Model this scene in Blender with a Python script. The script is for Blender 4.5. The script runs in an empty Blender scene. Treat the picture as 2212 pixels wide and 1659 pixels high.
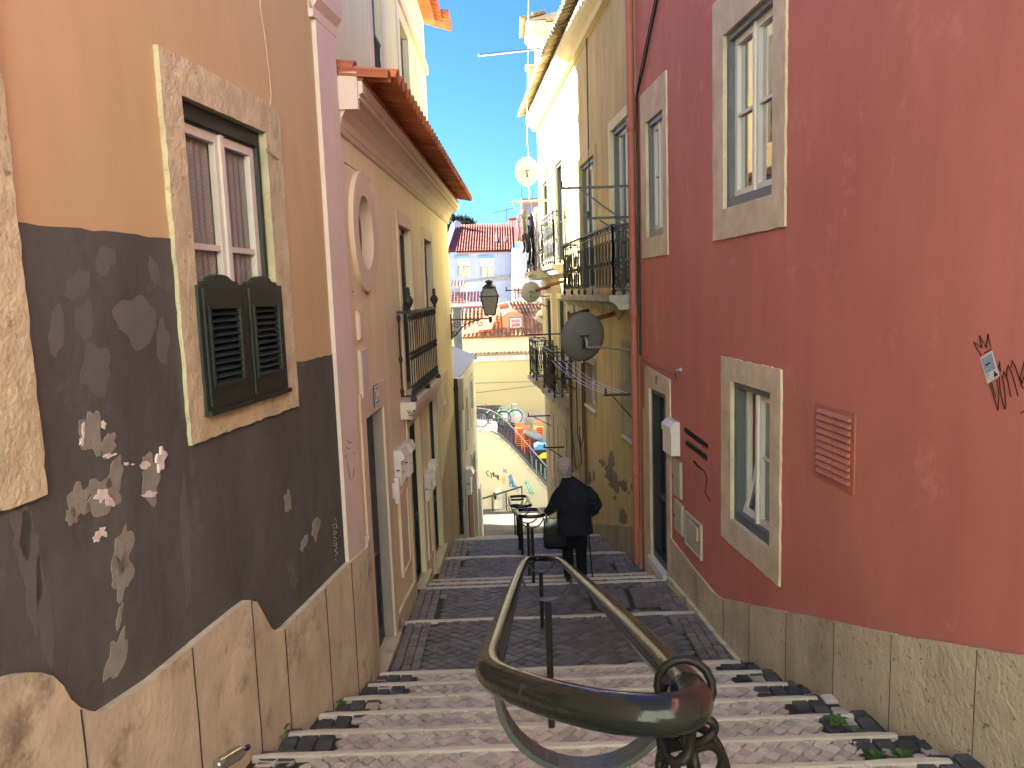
import bpy, bmesh, math, random
from mathutils import Vector, Matrix, noise
random.seed(7)
R_ = math.radians
S = bpy.context.scene
COL = S.collection
# ------------------------------------------------------------ camera
PS, RO, FPX = R_(6.9), R_(1.95), 1640.0
cd = bpy.data.cameras.new('camera'); cam = bpy.data.objects.new('camera', cd); COL.objects.link(cam)
cd.sensor_width = 36; cd.lens = FPX/2212*36; cd.clip_start = .05; cd.clip_end = 3000
dn = Vector((0, -math.sin(PS), -math.cos(PS))); fw = Vector((0, math.cos(PS), -math.sin(PS))); ri = Vector((1, 0, 0))
cr = ri*math.cos(RO) + dn*math.sin(RO); cu = -(-ri*math.sin(RO) + dn*math.cos(RO))
cam.matrix_world = Matrix((( cr.x, cu.x, -fw.x, 0), (cr.y, cu.y, -fw.y, 0), (cr.z, cu.z, -fw.z, 0), (0, 0, 0, 1)))
S.camera = cam
S.render.resolution_x = 1024; S.render.resolution_y = 768
# ------------------------------------------------------------ sky and sun
SUN_AZ, SUN_EL = R_(-58), R_(23)      # azimuth from +Y (the view), negative = left
w = bpy.data.worlds.new('World'); S.world = w; w.use_nodes = True
nt = w.node_tree; bg = nt.nodes['Background']
sky = nt.nodes.new('ShaderNodeTexSky'); sky.sky_type = 'NISHITA'; sky.sun_disc = False
sky.sun_elevation = SUN_EL; sky.sun_rotation = SUN_AZ; sky.air_density = 1.0; sky.dust_density = .3; sky.ozone_density = 2.0
mx_ = nt.nodes.new('ShaderNodeMix'); mx_.data_type = 'RGBA'; mx_.blend_type = 'MULTIPLY'; mx_.inputs[0].default_value = 1; mx_.inputs[7].default_value = (.14, .275, .62, 1)
nt.links.new(sky.outputs[0], mx_.inputs[6]); nt.links.new(mx_.outputs[2], bg.inputs[0]); bg.inputs[1].default_value = .05
sl = bpy.data.lights.new('sun', 'SUN'); sl.energy = 5.0; sl.angle = R_(.5); sl.color = (1, .98, .86)
so = bpy.data.objects.new('sun', sl); COL.objects.link(so)
sd = Vector((math.sin(SUN_AZ)*math.cos(SUN_EL), math.cos(SUN_AZ)*math.cos(SUN_EL), math.sin(SUN_EL)))
so.rotation_euler = sd.to_track_quat('Z', 'Y').to_euler(); so.location = (-20, 10, 25)
S.view_settings.view_transform = 'Standard'; S.view_settings.look = 'None'; S.view_settings.gamma = 1
S.view_settings.exposure = 3.75
S.render.engine = 'CYCLES'
S.cycles.max_bounces = 10; S.cycles.diffuse_bounces = 7; S.cycles.caustics_reflective = False; S.cycles.caustics_refractive = False
S.cycles.sample_clamp_indirect = 6
# ------------------------------------------------------------ materials
def mat(name, c1, c2=None, ns=2.0, rough=.85, bump=.25, bs=60, metal=0, streak=0, island=0, spec=.3, c3=None, n3=9, t3=.62, w3=.07, coat=0, bs2=0, b2=.3, g=0):
    m = bpy.data.materials.new(name); m.use_nodes = True; t = m.node_tree; N = t.nodes; Lk = t.links
    p = N['Principled BSDF']; p.inputs['Roughness'].default_value = rough; p.inputs['Metallic'].default_value = metal
    p.inputs['Specular IOR Level'].default_value = spec; p.inputs['Coat Weight'].default_value = coat
    c2 = c2 or tuple(x*.82 for x in c1)
    tc = N.new('ShaderNodeTexCoord'); mp = N.new('ShaderNodeMapping'); Lk.new(tc.outputs['Object'], mp.inputs[0])
    if streak: mp.inputs['Scale'].default_value = (1, 1, streak)
    n = N.new('ShaderNodeTexNoise'); n.inputs['Scale'].default_value = ns; n.inputs['Detail'].default_value = 8; n.inputs['Roughness'].default_value = .62
    Lk.new(mp.outputs[0], n.inputs['Vector'])
    r = N.new('ShaderNodeValToRGB'); r.color_ramp.elements[0].position = .36; r.color_ramp.elements[1].position = .68
    r.color_ramp.elements[0].color = (*c1, 1); r.color_ramp.elements[1].color = (*c2, 1)
    Lk.new(n.outputs[0], r.inputs[0]); out = r.outputs[0]
    if c3:
        n3_ = N.new('ShaderNodeTexNoise'); n3_.inputs['Scale'].default_value = n3; n3_.inputs['Detail'].default_value = 10; n3_.inputs['Roughness'].default_value = .7
        Lk.new(tc.outputs['Object'], n3_.inputs['Vector'])
        r3 = N.new('ShaderNodeValToRGB'); r3.color_ramp.elements[0].position = t3; r3.color_ramp.elements[1].position = t3+w3
        Lk.new(n3_.outputs[0], r3.inputs[0])
        mx = N.new('ShaderNodeMix'); mx.data_type = 'RGBA'; Lk.new(r3.outputs[0], mx.inputs[0]); Lk.new(out, mx.inputs[6]); mx.inputs[7].default_value = (*c3, 1); out = mx.outputs[2]
    if g:                                   # rain streaks and grime running down
        mg = N.new('ShaderNodeMapping'); mg.inputs['Scale'].default_value = (2.1, 2.1, .38); Lk.new(tc.outputs['Object'], mg.inputs[0])
        ng = N.new('ShaderNodeTexNoise'); ng.inputs['Scale'].default_value = 1.4; ng.inputs['Detail'].default_value = 9; ng.inputs['Roughness'].default_value = .68; Lk.new(mg.outputs[0], ng.inputs['Vector'])
        mr_ = N.new('ShaderNodeMapRange'); mr_.inputs[1].default_value = .42; mr_.inputs[2].default_value = .72; mr_.inputs[3].default_value = 1.0; mr_.inputs[4].default_value = 1-g; Lk.new(ng.outputs[0], mr_.inputs[0])
        hg = N.new('ShaderNodeHueSaturation'); Lk.new(mr_.outputs[0], hg.inputs['Value']); Lk.new(out, hg.inputs['Color']); out = hg.outputs[0]
    if island:
        g = N.new('ShaderNodeNewGeometry'); mr = N.new('ShaderNodeMapRange'); mr.inputs[3].default_value = 1-island; mr.inputs[4].default_value = 1+island
        Lk.new(g.outputs['Random Per Island'], mr.inputs[0])
        hs = N.new('ShaderNodeHueSaturation'); Lk.new(mr.outputs[0], hs.inputs['Value']); Lk.new(out, hs.inputs['Color']); out = hs.outputs[0]
    Lk.new(out, p.inputs['Base Color'])
    if bump:
        b = N.new('ShaderNodeTexNoise'); b.inputs['Scale'].default_value = bs; b.inputs['Detail'].default_value = 5; Lk.new(tc.outputs['Object'], b.inputs['Vector'])
        bn = N.new('ShaderNodeBump'); bn.inputs['Strength'].default_value = bump; bn.inputs['Distance'].default_value = .01; Lk.new(b.outputs[0], bn.inputs['Height'])
        if bs2:
            b_ = N.new('ShaderNodeTexNoise'); b_.inputs['Scale'].default_value = bs2; b_.inputs['Detail'].default_value = 3; Lk.new(tc.outputs['Object'], b_.inputs['Vector'])
            bn2 = N.new('ShaderNodeBump'); bn2.inputs['Strength'].default_value = b2; bn2.inputs['Distance'].default_value = .04; Lk.new(b_.outputs[0], bn2.inputs['Height']); Lk.new(bn2.outputs[0], bn.inputs['Normal'])
        Lk.new(bn.outputs[0], p.inputs['Normal'])
    return m
def glass(name, tint, refl=.45, rough=.02):
    m = bpy.data.materials.new(name); m.use_nodes = True; t = m.node_tree; N = t.nodes; p = N['Principled BSDF']
    p.inputs['Base Color'].default_value = (*tint, 1); p.inputs['Roughness'].default_value = .25
    g = N.new('ShaderNodeBsdfGlossy'); g.inputs['Roughness'].default_value = rough; g.inputs['Color'].default_value = (.9, .9, .9, 1)
    lw = N.new('ShaderNodeLayerWeight'); lw.inputs[0].default_value = refl
    mx = N.new('ShaderNodeMixShader'); t.links.new(lw.outputs['Fresnel'], mx.inputs[0]); t.links.new(p.outputs[0], mx.inputs[1]); t.links.new(g.outputs[0], mx.inputs[2])
    t.links.new(mx.outputs[0], N['Material Output'].inputs[0]); return m
def clearglass(name, refl=.08, tint=(1, 1, 1)):
    m = bpy.data.materials.new(name); m.use_nodes = True; t = m.node_tree; N = t.nodes; N.remove(N['Principled BSDF'])
    g = N.new('ShaderNodeBsdfGlossy'); g.inputs['Roughness'].default_value = .02; tr = N.new('ShaderNodeBsdfTransparent'); tr.inputs[0].default_value = (*tint, 1)
    lw = N.new('ShaderNodeLayerWeight'); lw.inputs[0].default_value = refl
    mx = N.new('ShaderNodeMixShader'); t.links.new(lw.outputs['Fresnel'], mx.inputs[0]); t.links.new(tr.outputs[0], mx.inputs[1]); t.links.new(g.outputs[0], mx.inputs[2])
    ge = N.new('ShaderNodeNewGeometry'); mt = N.new('ShaderNodeMath'); mt.operation = 'SUBTRACT'; mt.inputs[0].default_value = 1; t.links.new(ge.outputs['Backfacing'], mt.inputs[1])
    mu = N.new('ShaderNodeMath'); mu.operation = 'MULTIPLY'; t.links.new(lw.outputs['Fresnel'], mu.inputs[0]); t.links.new(mt.outputs[0], mu.inputs[1]); t.links.new(mu.outputs[0], mx.inputs[0])
    t.links.new(mx.outputs[0], N['Material Output'].inputs[0]); return m
M = {}
M['orange'] = mat('orange_plaster', g=0.1, c1=(.58, .45, .245), c2=(.535, .415, .22), ns=.8, bump=.12, bs=30, streak=.4)
M['grey'] = mat('grey_paint', g=0.22, c1=(.118, .126, .112), c2=(.080, .087, .078), ns=2.2, bump=.35, bs=25, streak=.5, c3=(.14, .145, .145), n3=3.2, t3=.60, bs2=3.5, b2=.5)
M['stone'] = mat('limestone', g=0.2, c1=(.64, .60, .38), c2=(.48, .44, .28), ns=5, bump=.7, bs=45, c3=(.33, .26, .17), n3=14, t3=.6, bs2=12, b2=.4)
M['stone_plinth'] = mat('stained_plinth', (.70, .64, .44), (.50, .45, .31), ns=3.2, bump=.6, bs=30, streak=.75, c3=(.27, .22, .15), n3=2.3, t3=.54, w3=.14, bs2=5, b2=.3, g=.12)
M['stone_red'] = mat('speckled_limestone', g=0.25, c1=(.68, .56, .41), c2=(.52, .43, .31), ns=2.2, bump=.8, bs=55, c3=(.24, .185, .11), n3=22, t3=.58, bs2=18, b2=.35, island=.13)
M['stone_grey'] = mat('rough_stone_frame', g=0.15, c1=(.76, .62, .46), c2=(.58, .47, .34), ns=4, bump=.8, bs=60, c3=(.30, .24, .18), n3=30, t3=.66)
M['pink'] = mat('pink_white_plaster', g=0.1, c1=(.72, .62, .54), c2=(.66, .56, .49), ns=2, bump=.2, bs=40)
M['beige'] = mat('beige_plaster', g=0.12, c1=(.88, .79, .53), c2=(.83, .74, .49), ns=1.1, bump=.1, bs=30, streak=.3)
M['beigetrim'] = mat('beige_trim', (.78, .66, .50), (.72, .60, .45), ns=2, bump=.08, bs=40)
M['ceiltrim'] = mat('pale_cornice', g=0.10, c1=(.74, .65, .56), c2=(.68, .59, .50), ns=2, bump=.08, bs=40)
M['red'] = mat('red_plaster', g=0.12, c1=(.60, .205, .168), c2=(.50, .168, .138), ns=.9, bump=.25, bs=22, streak=.6, c3=(.62, .235, .195), n3=1.7, t3=.58)
M['redmetal'] = mat('red_painted_metal', (.45, .15, .11), (.40, .13, .10), ns=5, bump=.05, rough=.5)
M['yellow'] = mat('yellow_plaster', g=0.3, c1=(.60, .49, .24), c2=(.48, .38, .19), ns=1.3, bump=.25, bs=25, streak=.35, c3=(.40, .34, .22), n3=1.9, t3=.60)
M['yellowgrey'] = mat('dirty_plinth_plaster', g=0.35, c1=(.42, .35, .24), c2=(.30, .25, .18), ns=2.5, bump=.3, bs=25, streak=.3, c3=(.18, .15, .11), n3=3.5, t3=.63)
M['tally'] = mat('pale_yellow_beige_plaster', (.86, .77, .49), (.82, .73, .46), ns=1, bump=.1, g=.08)
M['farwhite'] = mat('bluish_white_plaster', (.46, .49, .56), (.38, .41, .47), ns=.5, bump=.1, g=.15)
M['bounce_green'] = mat('light_bounce_green', (.67, .75, .64), (.63, .71, .60), ns=1)  # tints the light bounced by the added house behind the viewer
M['cream'] = mat('cream_plaster', g=0.12, c1=(.78, .70, .48), c2=(.72, .64, .42), ns=1.2, bump=.1)
M['paleyellow'] = mat('pale_yellow_plaster', (.62, .52, .27), (.57, .48, .24), ns=.5, bump=.1)
M['white'] = mat('white_plaster', g=0.1, c1=(.78, .78, .76), c2=(.66, .66, .64), ns=.8, bump=.1, streak=.4)
M['whitedirty'] = mat('weathered_white_plaster', g=0.3, c1=(.76, .74, .70), c2=(.55, .52, .47), ns=.9, bump=.2, streak=.3, c3=(.32, .30, .27), n3=1.5, t3=.63)
M['ledge'] = mat('mossy_ledge', (.45, .43, .36), (.22, .21, .17), ns=4, bump=.5, bs=12)
M['tile'] = mat('terracotta_tile', (.58, .20, .09), (.46, .15, .07), ns=3, bump=.2, island=.25, rough=.8)
M['tilered'] = mat('red_roof_tile', (.46, .16, .10), (.36, .12, .08), ns=2, bump=.2, island=.22)
M['tileold'] = mat('old_roof_tile', (.62, .33, .16), (.45, .20, .10), ns=2.5, bump=.4, island=.35, c3=(.22, .17, .11), n3=3, t3=.58)
M['tilegrey'] = mat('lichened_roof_tile', (.42, .34, .22), (.27, .21, .13), ns=3, bump=.4, island=.3)
M['salmon'] = mat('salmon_plaster', (.72, .31, .17), (.66, .27, .15), ns=1, bump=.1)
M['green'] = mat('dark_green_paint', (.012, .022, .018), (.022, .034, .028), ns=8, rough=.45, bump=.2, bs=50, spec=.5)
M['whitepaint'] = mat('white_paint', (.68, .68, .60), (.60, .60, .53), ns=7, rough=.5, bump=.1)
M['pinkwhite'] = mat('white_window_frame', (.78, .73, .68), (.74, .69, .64), ns=3, rough=.4, bump=.03)
M['greymetal'] = mat('grey_metal', (.12, .14, .15), (.09, .10, .11), ns=5, rough=.4, bump=.05, spec=.5)
M['black'] = mat('black_paint', (.010, .012, .012), (.02, .02, .02), ns=9, rough=.4, bump=.15, spec=.5)
M['iron'] = mat('dark_iron', (.018, .022, .020), (.03, .028, .024), ns=12, rough=.55, bump=.3, spec=.5)
M['rail'] = mat('worn_black_rail', (.010, .012, .011), (.022, .022, .02), ns=5, rough=.14, bump=.2, bs=30, spec=.3, c3=(.06, .06, .055), n3=11, t3=.64)
M['railflat'] = mat('chipped_grey_bracket', (.065, .076, .074), (.042, .05, .048), ns=8, rough=.4, bump=.3, c3=(.012, .014, .014), n3=14, t3=.6)
M['rubber'] = mat('black_rubber_cable', (.012, .011, .010), (.017, .016, .015), rough=.45, bump=.05, spec=.18)
M['cobble'] = mat('pale_cobble', (.54, .49, .41), (.41, .37, .31), ns=9, rough=.6, bump=.4, bs=70, island=.2, c3=(.60, .58, .51), n3=7, t3=.64)
M['basalt'] = mat('dark_basalt_cobble', (.135, .124, .118), (.095, .089, .086), ns=8, rough=.5, bump=.5, bs=60, island=.28, c3=(.17, .15, .14), n3=6, t3=.62)
M['mixcobble'] = mat('worn_grey_cobble', (.20, .18, .165), (.145, .13, .12), ns=7, rough=.5, bump=.5, bs=60, island=.28)
M['blackstone'] = mat('black_edge_stone', (.050, .054, .056), (.085, .088, .088), ns=9, rough=.5, bump=.6, bs=50, island=.35)
M['mortar'] = mat('earth_joint', (.055, .044, .036), (.04, .032, .027), ns=9, bump=.6, bs=40)
M['curb'] = mat('limestone_step_edge', (.56, .51, .42), (.46, .42, .34), ns=3.5, rough=.6, bump=.3, bs=45, c3=(.42, .33, .28), n3=10, t3=.63, island=.08)
M['plazacob'] = mat('plaza_cobble', (.095, .088, .075), (.065, .06, .05), ns=3, bump=.6, bs=8, c3=(.16, .15, .12), n3=8, t3=.56)
M['dirt'] = mat('bare_ground', (.20, .18, .14), (.14, .13, .10), ns=1, bump=.4)
M['concrete'] = mat('concrete_cover', g=0.2, c1=(.19, .165, .15), c2=(.15, .13, .12), ns=6, bump=.4)
M['plast'] = mat('bare_plaster', (.30, .31, .26), (.225, .225, .19), ns=9, bump=.5, bs=40)
M['plastw'] = mat('exposed_white_plaster', (.78, .74, .68), (.6, .56, .5), ns=20, bump=.6, bs=60)
M['smear'] = mat('grey_touch_up', (.125, .130, .130), (.145, .148, .145), ns=6, bump=.25)
M['dishpale'] = mat('pale_grey_dish', (.40, .40, .37), ns=3, bump=.02)
M['dish'] = mat('grey_dish', (.17, .155, .155), (.15, .14, .14), ns=3, rough=.5, bump=.02)
M['galv'] = mat('galvanised_steel', (.45, .42, .40), (.35, .33, .31), ns=20, rough=.4, bump=.1, metal=.6)
M['alu'] = mat('aluminium', (.55, .56, .6), (.45, .46, .5), rough=.3, metal=.8, bump=0)
M['mail'] = mat('white_enamel', (.74, .70, .68), (.68, .64, .62), ns=4, rough=.35, bump=.02)
M['meter'] = mat('beige_meter_plastic', (.52, .45, .37), (.46, .40, .33), ns=5, rough=.5, bump=.05)
M['marker'] = mat('black_marker', (.02, .012, .01), rough=.7, bump=0)
M['markerred'] = mat('dark_red_marker', (.06, .012, .01), rough=.7, bump=0)
M['chalk'] = mat('pale_marker', (.5, .48, .45), rough=.8, bump=0)
M['blueink'] = mat('blue_spray', (.06, .22, .62), (.15, .35, .7), ns=6, bump=0)
M['tealink'] = mat('teal_spray', (.25, .62, .55), (.4, .7, .6), ns=6, bump=0)
M['orangeink'] = mat('orange_spray', (.75, .42, .15), bump=0)
M['leaf'] = mat('leaf', (.05, .11, .025), (.08, .16, .035), ns=5, rough=.5, bump=0, island=.3)
M['treeleaf'] = mat('tree_leaf', (.055, .085, .035), (.035, .055, .025), ns=.5, rough=.7, bump=0, island=.45)
M['bark'] = mat('bark', (.09, .07, .05), bump=.5)
M['skin'] = mat('skin', (.42, .26, .19), (.38, .22, .16), ns=20, rough=.5, bump=.1)
M['hair'] = mat('grey_hair', (.40, .36, .355), (.18, .16, .16), ns=35, rough=.6, bump=.9, bs=70)
M['coat'] = mat('dark_wool_coat', (.011, .012, .019), (.017, .018, .026), ns=10, rough=.9, bump=.3, bs=90, spec=.15)
M['trous'] = mat('black_trousers', (.006, .006, .007), (.01, .01, .01), ns=10, rough=.9, bump=.2, spec=.15)
M['bagm'] = mat('black_glossy_bag', (.008, .008, .009), (.012, .012, .012), ns=6, rough=.22, bump=.8, bs=9, spec=.7)
M['curtain'] = mat('net_curtain', (.42, .35, .32), (.34, .28, .26), ns=5, rough=.9, bump=.5, bs=120)
M['room'] = mat('dark_room', (.02, .018, .016), bump=0)
M['brass'] = mat('brass', (.70, .42, .12), rough=.25, metal=1, bump=0)
M['blue'] = mat('blue_plastic', (.10, .28, .62), rough=.4, bump=0)
M['yel'] = mat('yellow_plastic', (.80, .66, .05), rough=.4, bump=0)
M['orangep'] = mat('orange_plastic', (.78, .20, .07), (.7, .17, .06), rough=.5, bump=0, island=.2)
M['bikegreen'] = mat('green_bicycle_paint', (.10, .50, .25), rough=.35, bump=0)
M['tyre'] = mat('tyre', (.02, .02, .02), bump=0)
M['greencanvas'] = mat('grey_canvas', (.30, .29, .27), (.2, .2, .19), ns=8, bump=.5, bs=15)
M['blueshade'] = mat('blue_painted_lintel', (.24, .40, .72), bump=.05)
M['bluegrey'] = mat('blue_grey_sheet', (.20, .24, .33), (.17, .21, .30), ns=2, bump=.05, rough=.5)
M['brown'] = mat('brown_block_plaster', (.56, .42, .30), (.5, .37, .26), ns=1, bump=.05)
M['rust'] = mat('rusty_pipe', (.19, .085, .05), (.13, .06, .04), ns=15, bump=.4)
M['pole'] = mat('pale_wood_pole', (.62, .47, .33), ns=5, bump=.1)
M['pinkcl'] = mat('pink_cloth', (.62, .33, .40), ns=7, bump=.4, bs=12)
M['greycl'] = mat('grey_cloth', (.20, .20, .20), (.13, .13, .13), ns=7, bump=.4, bs=12)
M['darkcl'] = mat('dark_cloth', (.02, .022, .035), ns=7, bump=.4, bs=12)
M['lilaccl'] = mat('lilac_cloth', (.52, .50, .66), ns=7, bump=.4, bs=12)
M['browncl'] = mat('dark_brown_cloth', (.035, .03, .025), ns=7, bump=.4, bs=12)
M['scarf'] = mat('checked_scarf', (.5, .48, .46), (.04, .04, .05), ns=60, bump=.2)
M['numtile'] = mat('dark_blue_tile', (.06, .09, .11), rough=.3, bump=0)
M['sticker'] = mat('white_sticker', (.72, .68, .68), rough=.5, bump=0)
M['stickart'] = mat('mottled_print', (.28, .24, .42), (.30, .50, .46), ns=45, rough=.5, bump=0)
M['cap'] = mat('dark_blue_cap', (.03, .03, .12), rough=.3, bump=0)
M['lampglass'] = mat('cloudy_lamp_glass', (.34, .34, .30), (.26, .26, .22), ns=25, rough=.25, bump=.05, spec=.6)
M['doordark'] = mat('charcoal_door', (.03, .035, .038), (.045, .05, .052), ns=4, rough=.4, bump=.05)
M['doorwood'] = mat('red_brown_door', (.20, .07, .05), (.3, .12, .08), ns=3, streak=.2, bump=.2)
M['gdark'] = glass('dark_window_glass', (.03, .032, .03), .55)
M['gsky'] = glass('bright_window_glass', (.10, .11, .10), .88)
M['gpale'] = glass('pale_curtained_glass', (.42, .38, .30), .6)
M['gclear'] = clearglass('clear_window_glass', .12)
M['bottle'] = clearglass('clear_bottle_plastic', .62, (.82, .83, .88))
def translucent():
    m = bpy.data.materials.new('translucent_cream_dish'); m.use_nodes = True; t = m.node_tree; N = t.nodes
    p = N['Principled BSDF']; p.inputs['Base Color'].default_value = (.62, .58, .42, 1); tr = N.new('ShaderNodeBsdfTranslucent'); tr.inputs[0].default_value = (.62, .56, .36, 1)
    mx = N.new('ShaderNodeMixShader'); mx.inputs[0].default_value = .45; t.links.new(p.outputs[0], mx.inputs[1]); t.links.new(tr.outputs[0], mx.inputs[2]); t.links.new(mx.outputs[0], N['Material Output'].inputs[0]); return m
M['dishtr'] = translucent()
# ------------------------------------------------------------ wall planes
def ray(x, y):
    dx, dy = x-1106., y-829.5
    u = dx*math.cos(RO)-dy*math.sin(RO); v = dx*math.sin(RO)+dy*math.cos(RO)
    Y = FPX*math.cos(PS)-v*math.sin(PS); Z = -FPX*math.sin(PS)-v*math.cos(PS)
    return u/Y, Z/Y
class Side:                                   # wall along the street: X = a + b*Y, s = direction of the street
    def __init__(s, a, b, sg): s.a, s.b, s.s = a, b, sg
    def P(s, u, z, o=0): return Vector((s.a+s.b*u+s.s*o, u, z))
    def on(s, x, y, o=0):
        r = ray(x, y); t = (s.a+s.s*o)/(r[0]-s.b); return t, r[1]*t
class Front:                                  # wall across the view: Y = c + d*X
    def __init__(s, c, d=0): s.c, s.d = c, d
    def P(s, u, z, o=0): return Vector((u, s.c+s.d*u-o, z))
    def on(s, x, y, o=0):
        r = ray(x, y); t = (s.c-o)/(1-s.d*r[0]); return r[0]*t, r[1]*t
L = Side(-2.40, .14, 1); B = Side(-1.62, .025, 1); T = Side(-1.78, .002, 1); RW = Side(2.87, -.082, -1)
# ------------------------------------------------------------ mesh builder
class MB:
    def __init__(s): s.v = []; s.f = []; s.sm = []
    def add(s, vs, fs, smooth=False):
        n = len(s.v); s.v += [Vector(v) for v in vs]; s.f += [tuple(i+n for i in f) for f in fs]; s.sm += [smooth]*len(fs); return s
    def box(s, x0, x1, y0, y1, z0, z1):
        return s.hexa([(x0,y0,z0),(x1,y0,z0),(x1,y1,z0),(x0,y1,z0),(x0,y0,z1),(x1,y0,z1),(x1,y1,z1),(x0,y1,z1)])
    def hexa(s, p): return s.add(p, [(0,3,2,1),(4,5,6,7),(0,1,5,4),(1,2,6,5),(2,3,7,6),(3,0,4,7)])
    def fb(s, pl, u0, u1, z0, z1, o0, o1):
        P = pl.P; return s.hexa([P(u0,z0,o0),P(u1,z0,o0),P(u1,z0,o1),P(u0,z0,o1),P(u0,z1,o0),P(u1,z1,o0),P(u1,z1,o1),P(u0,z1,o1)])
    def prism(s, pl, poly, o0, o1):           # poly in (u,z)
        n = len(poly); vs = [pl.P(u, z, o0) for u, z in poly]+[pl.P(u, z, o1) for u, z in poly]
        return s.add(vs, [tuple(range(n))[::-1], tuple(range(n, 2*n))]+[(i, (i+1) % n, n+(i+1) % n, n+i) for i in range(n)])
    def extr(s, pl, prof, u0, u1):            # prof in (o,z), along u
        n = len(prof); vs = [pl.P(u0, z, o) for o, z in prof]+[pl.P(u1, z, o) for o, z in prof]
        return s.add(vs, [tuple(range(n)), tuple(range(n, 2*n))[::-1]]+[(i, n+i, n+(i+1) % n, (i+1) % n) for i in range(n)])
    def ring(s, pl, outer, inner, o0, o1, jit=0, step=.06):
        def samp(rc, j):
            (a, b, c, d) = rc; pts = []
            for (p, q) in (((a,c),(b,c)),((b,c),(b,d)),((b,d),(a,d)),((a,d),(a,c))):
                for k in range(K): t = k/K; pts.append((p[0]+(q[0]-p[0])*t+random.uniform(-j, j), p[1]+(q[1]-p[1])*t+random.uniform(-j, j)))
            return pts
        K = max(2, int(max(outer[1]-outer[0], outer[3]-outer[2])/step)) if jit else 1
        A = samp(outer, jit); I = samp(inner, jit*.35); n = len(A)
        vs = [pl.P(u, z, o1) for u, z in A]+[pl.P(u, z, o1) for u, z in I]+[pl.P(u, z, o0) for u, z in A]+[pl.P(u, z, o0) for u, z in I]
        fs = []
        for i in range(n):
            j = (i+1) % n; fs += [(i, j, n+j, n+i), (i, 2*n+i, 2*n+j, j), (n+i, n+j, 3*n+j, 3*n+i), (2*n+i, 3*n+i, 3*n+j, 2*n+j)]
        return s.add(vs, fs)
    def tube(s, pts, r, n=8, closed=False, r2=None, smooth=True, flat=None):
        pts = [Vector(p) for p in pts]; m = len(pts); rings = []; up = Vector((0, 0, 1)); prev = None
        for i, p in enumerate(pts):
            if closed: d = pts[(i+1) % m]-pts[i-1]
            else: d = pts[min(i+1, m-1)]-pts[max(i-1, 0)]
            d.normalize()
            if prev is None:
                a = d.cross(up) if abs(d.z) < .95 else d.cross(Vector((1, 0, 0)))
            else: a = prev-d*prev.dot(d)
            a.normalize(); prev = a; b = d.cross(a)
            rr = r if r2 is None else r+(r2-r)*i/(m-1)
            if isinstance(r, (list, tuple)): rr = r[i]
            fb = flat if flat else 1
            rings.append([p+a*math.cos(2*math.pi*k/n)*rr+b*math.sin(2*math.pi*k/n)*rr*fb for k in range(n)])
        vs = [v for g in rings for v in g]; fs = []
        for i in range(m if closed else m-1):
            j = (i+1) % m
            for k in range(n): fs.append((i*n+k, i*n+(k+1) % n, j*n+(k+1) % n, j*n+k))
        s.add(vs, fs, smooth)
        if not closed: s.add(rings[0], [tuple(range(n))[::-1]]); s.add(rings[-1], [tuple(range(n))])
        return s
    def lathe(s, c, prof, n=12, axis=Vector((0, 0, 1)), smooth=True):     # prof: (r, h)
        c = Vector(c); axis = Vector(axis).normalized(); a = axis.orthogonal().normalized(); b = axis.cross(a)
        vs = [c+axis*h+(a*math.cos(2*math.pi*k/n)+b*math.sin(2*math.pi*k/n))*r for r, h in prof for k in range(n)]
        fs = [(i*n+k, i*n+(k+1) % n, (i+1)*n+(k+1) % n, (i+1)*n+k) for i in range(len(prof)-1) for k in range(n)]
        s.add(vs, fs, smooth); m = len(prof)
        s.add([vs[k] for k in range(n)], [tuple(range(n))[::-1]]); s.add([vs[(m-1)*n+k] for k in range(n)], [tuple(range(n))])
        return s
    def bar(s, a, b, wd, hd):
        a, b = Vector(a), Vector(b); d = (b-a).normalized(); x = d.cross(Vector((0, 0, 1))) if abs(d.z) < .99 else Vector((1, 0, 0)); x.normalize(); y = d.cross(x)
        x *= wd/2; y *= hd/2
        return s.hexa([a-x-y, a+x-y, a+x+y, a-x+y, b-x-y, b+x-y, b+x+y, b-x+y])
    def build(s, name, m, parent=None, fix=True):
        me = bpy.data.meshes.new(name); me.from_pydata([tuple(v) for v in s.v], [], s.f); me.update()
        me.polygons.foreach_set('use_smooth', s.sm)
        if fix:
            bm = bmesh.new(); bm.from_mesh(me); bmesh.ops.recalc_face_normals(bm, faces=bm.faces); bm.to_mesh(me); bm.free()
        me.materials.append(M[m] if isinstance(m, str) else m)
        o = bpy.data.objects.new(name, me); COL.objects.link(o)
        if parent is not None:
            o.parent = parent; w_ = Vector((0, 0, 0)); q = parent
            while q: w_ += q.location; q = q.parent
            o.location = -w_
        return o
def tag(o, label=None, cat=None, group=None, kind=None):
    if label: o['label'] = label
    if cat: o['category'] = cat
    if group: o['group'] = group
    if kind: o['kind'] = kind
    return o
def empty(name, loc, label, cat, group=None):
    o = bpy.data.objects.new(name, None); COL.objects.link(o); o.location = loc; o.empty_display_size = .2
    return tag(o, label, cat, group)
def struct(mb, name, m): return tag(mb.build(name, m), kind='structure')
def thing(mb, name, m, label, cat, group=None):    # one-mesh thing, origin moved to its base
    xs = [v.x for v in mb.v]; ys = [v.y for v in mb.v]; zs = [v.z for v in mb.v]
    c = Vector(((min(xs)+max(xs))/2, (min(ys)+max(ys))/2, min(zs)))
    mb.v = [v-c for v in mb.v]; o = mb.build(name, m); o.location = c
    return tag(o, label, cat, group)
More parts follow.
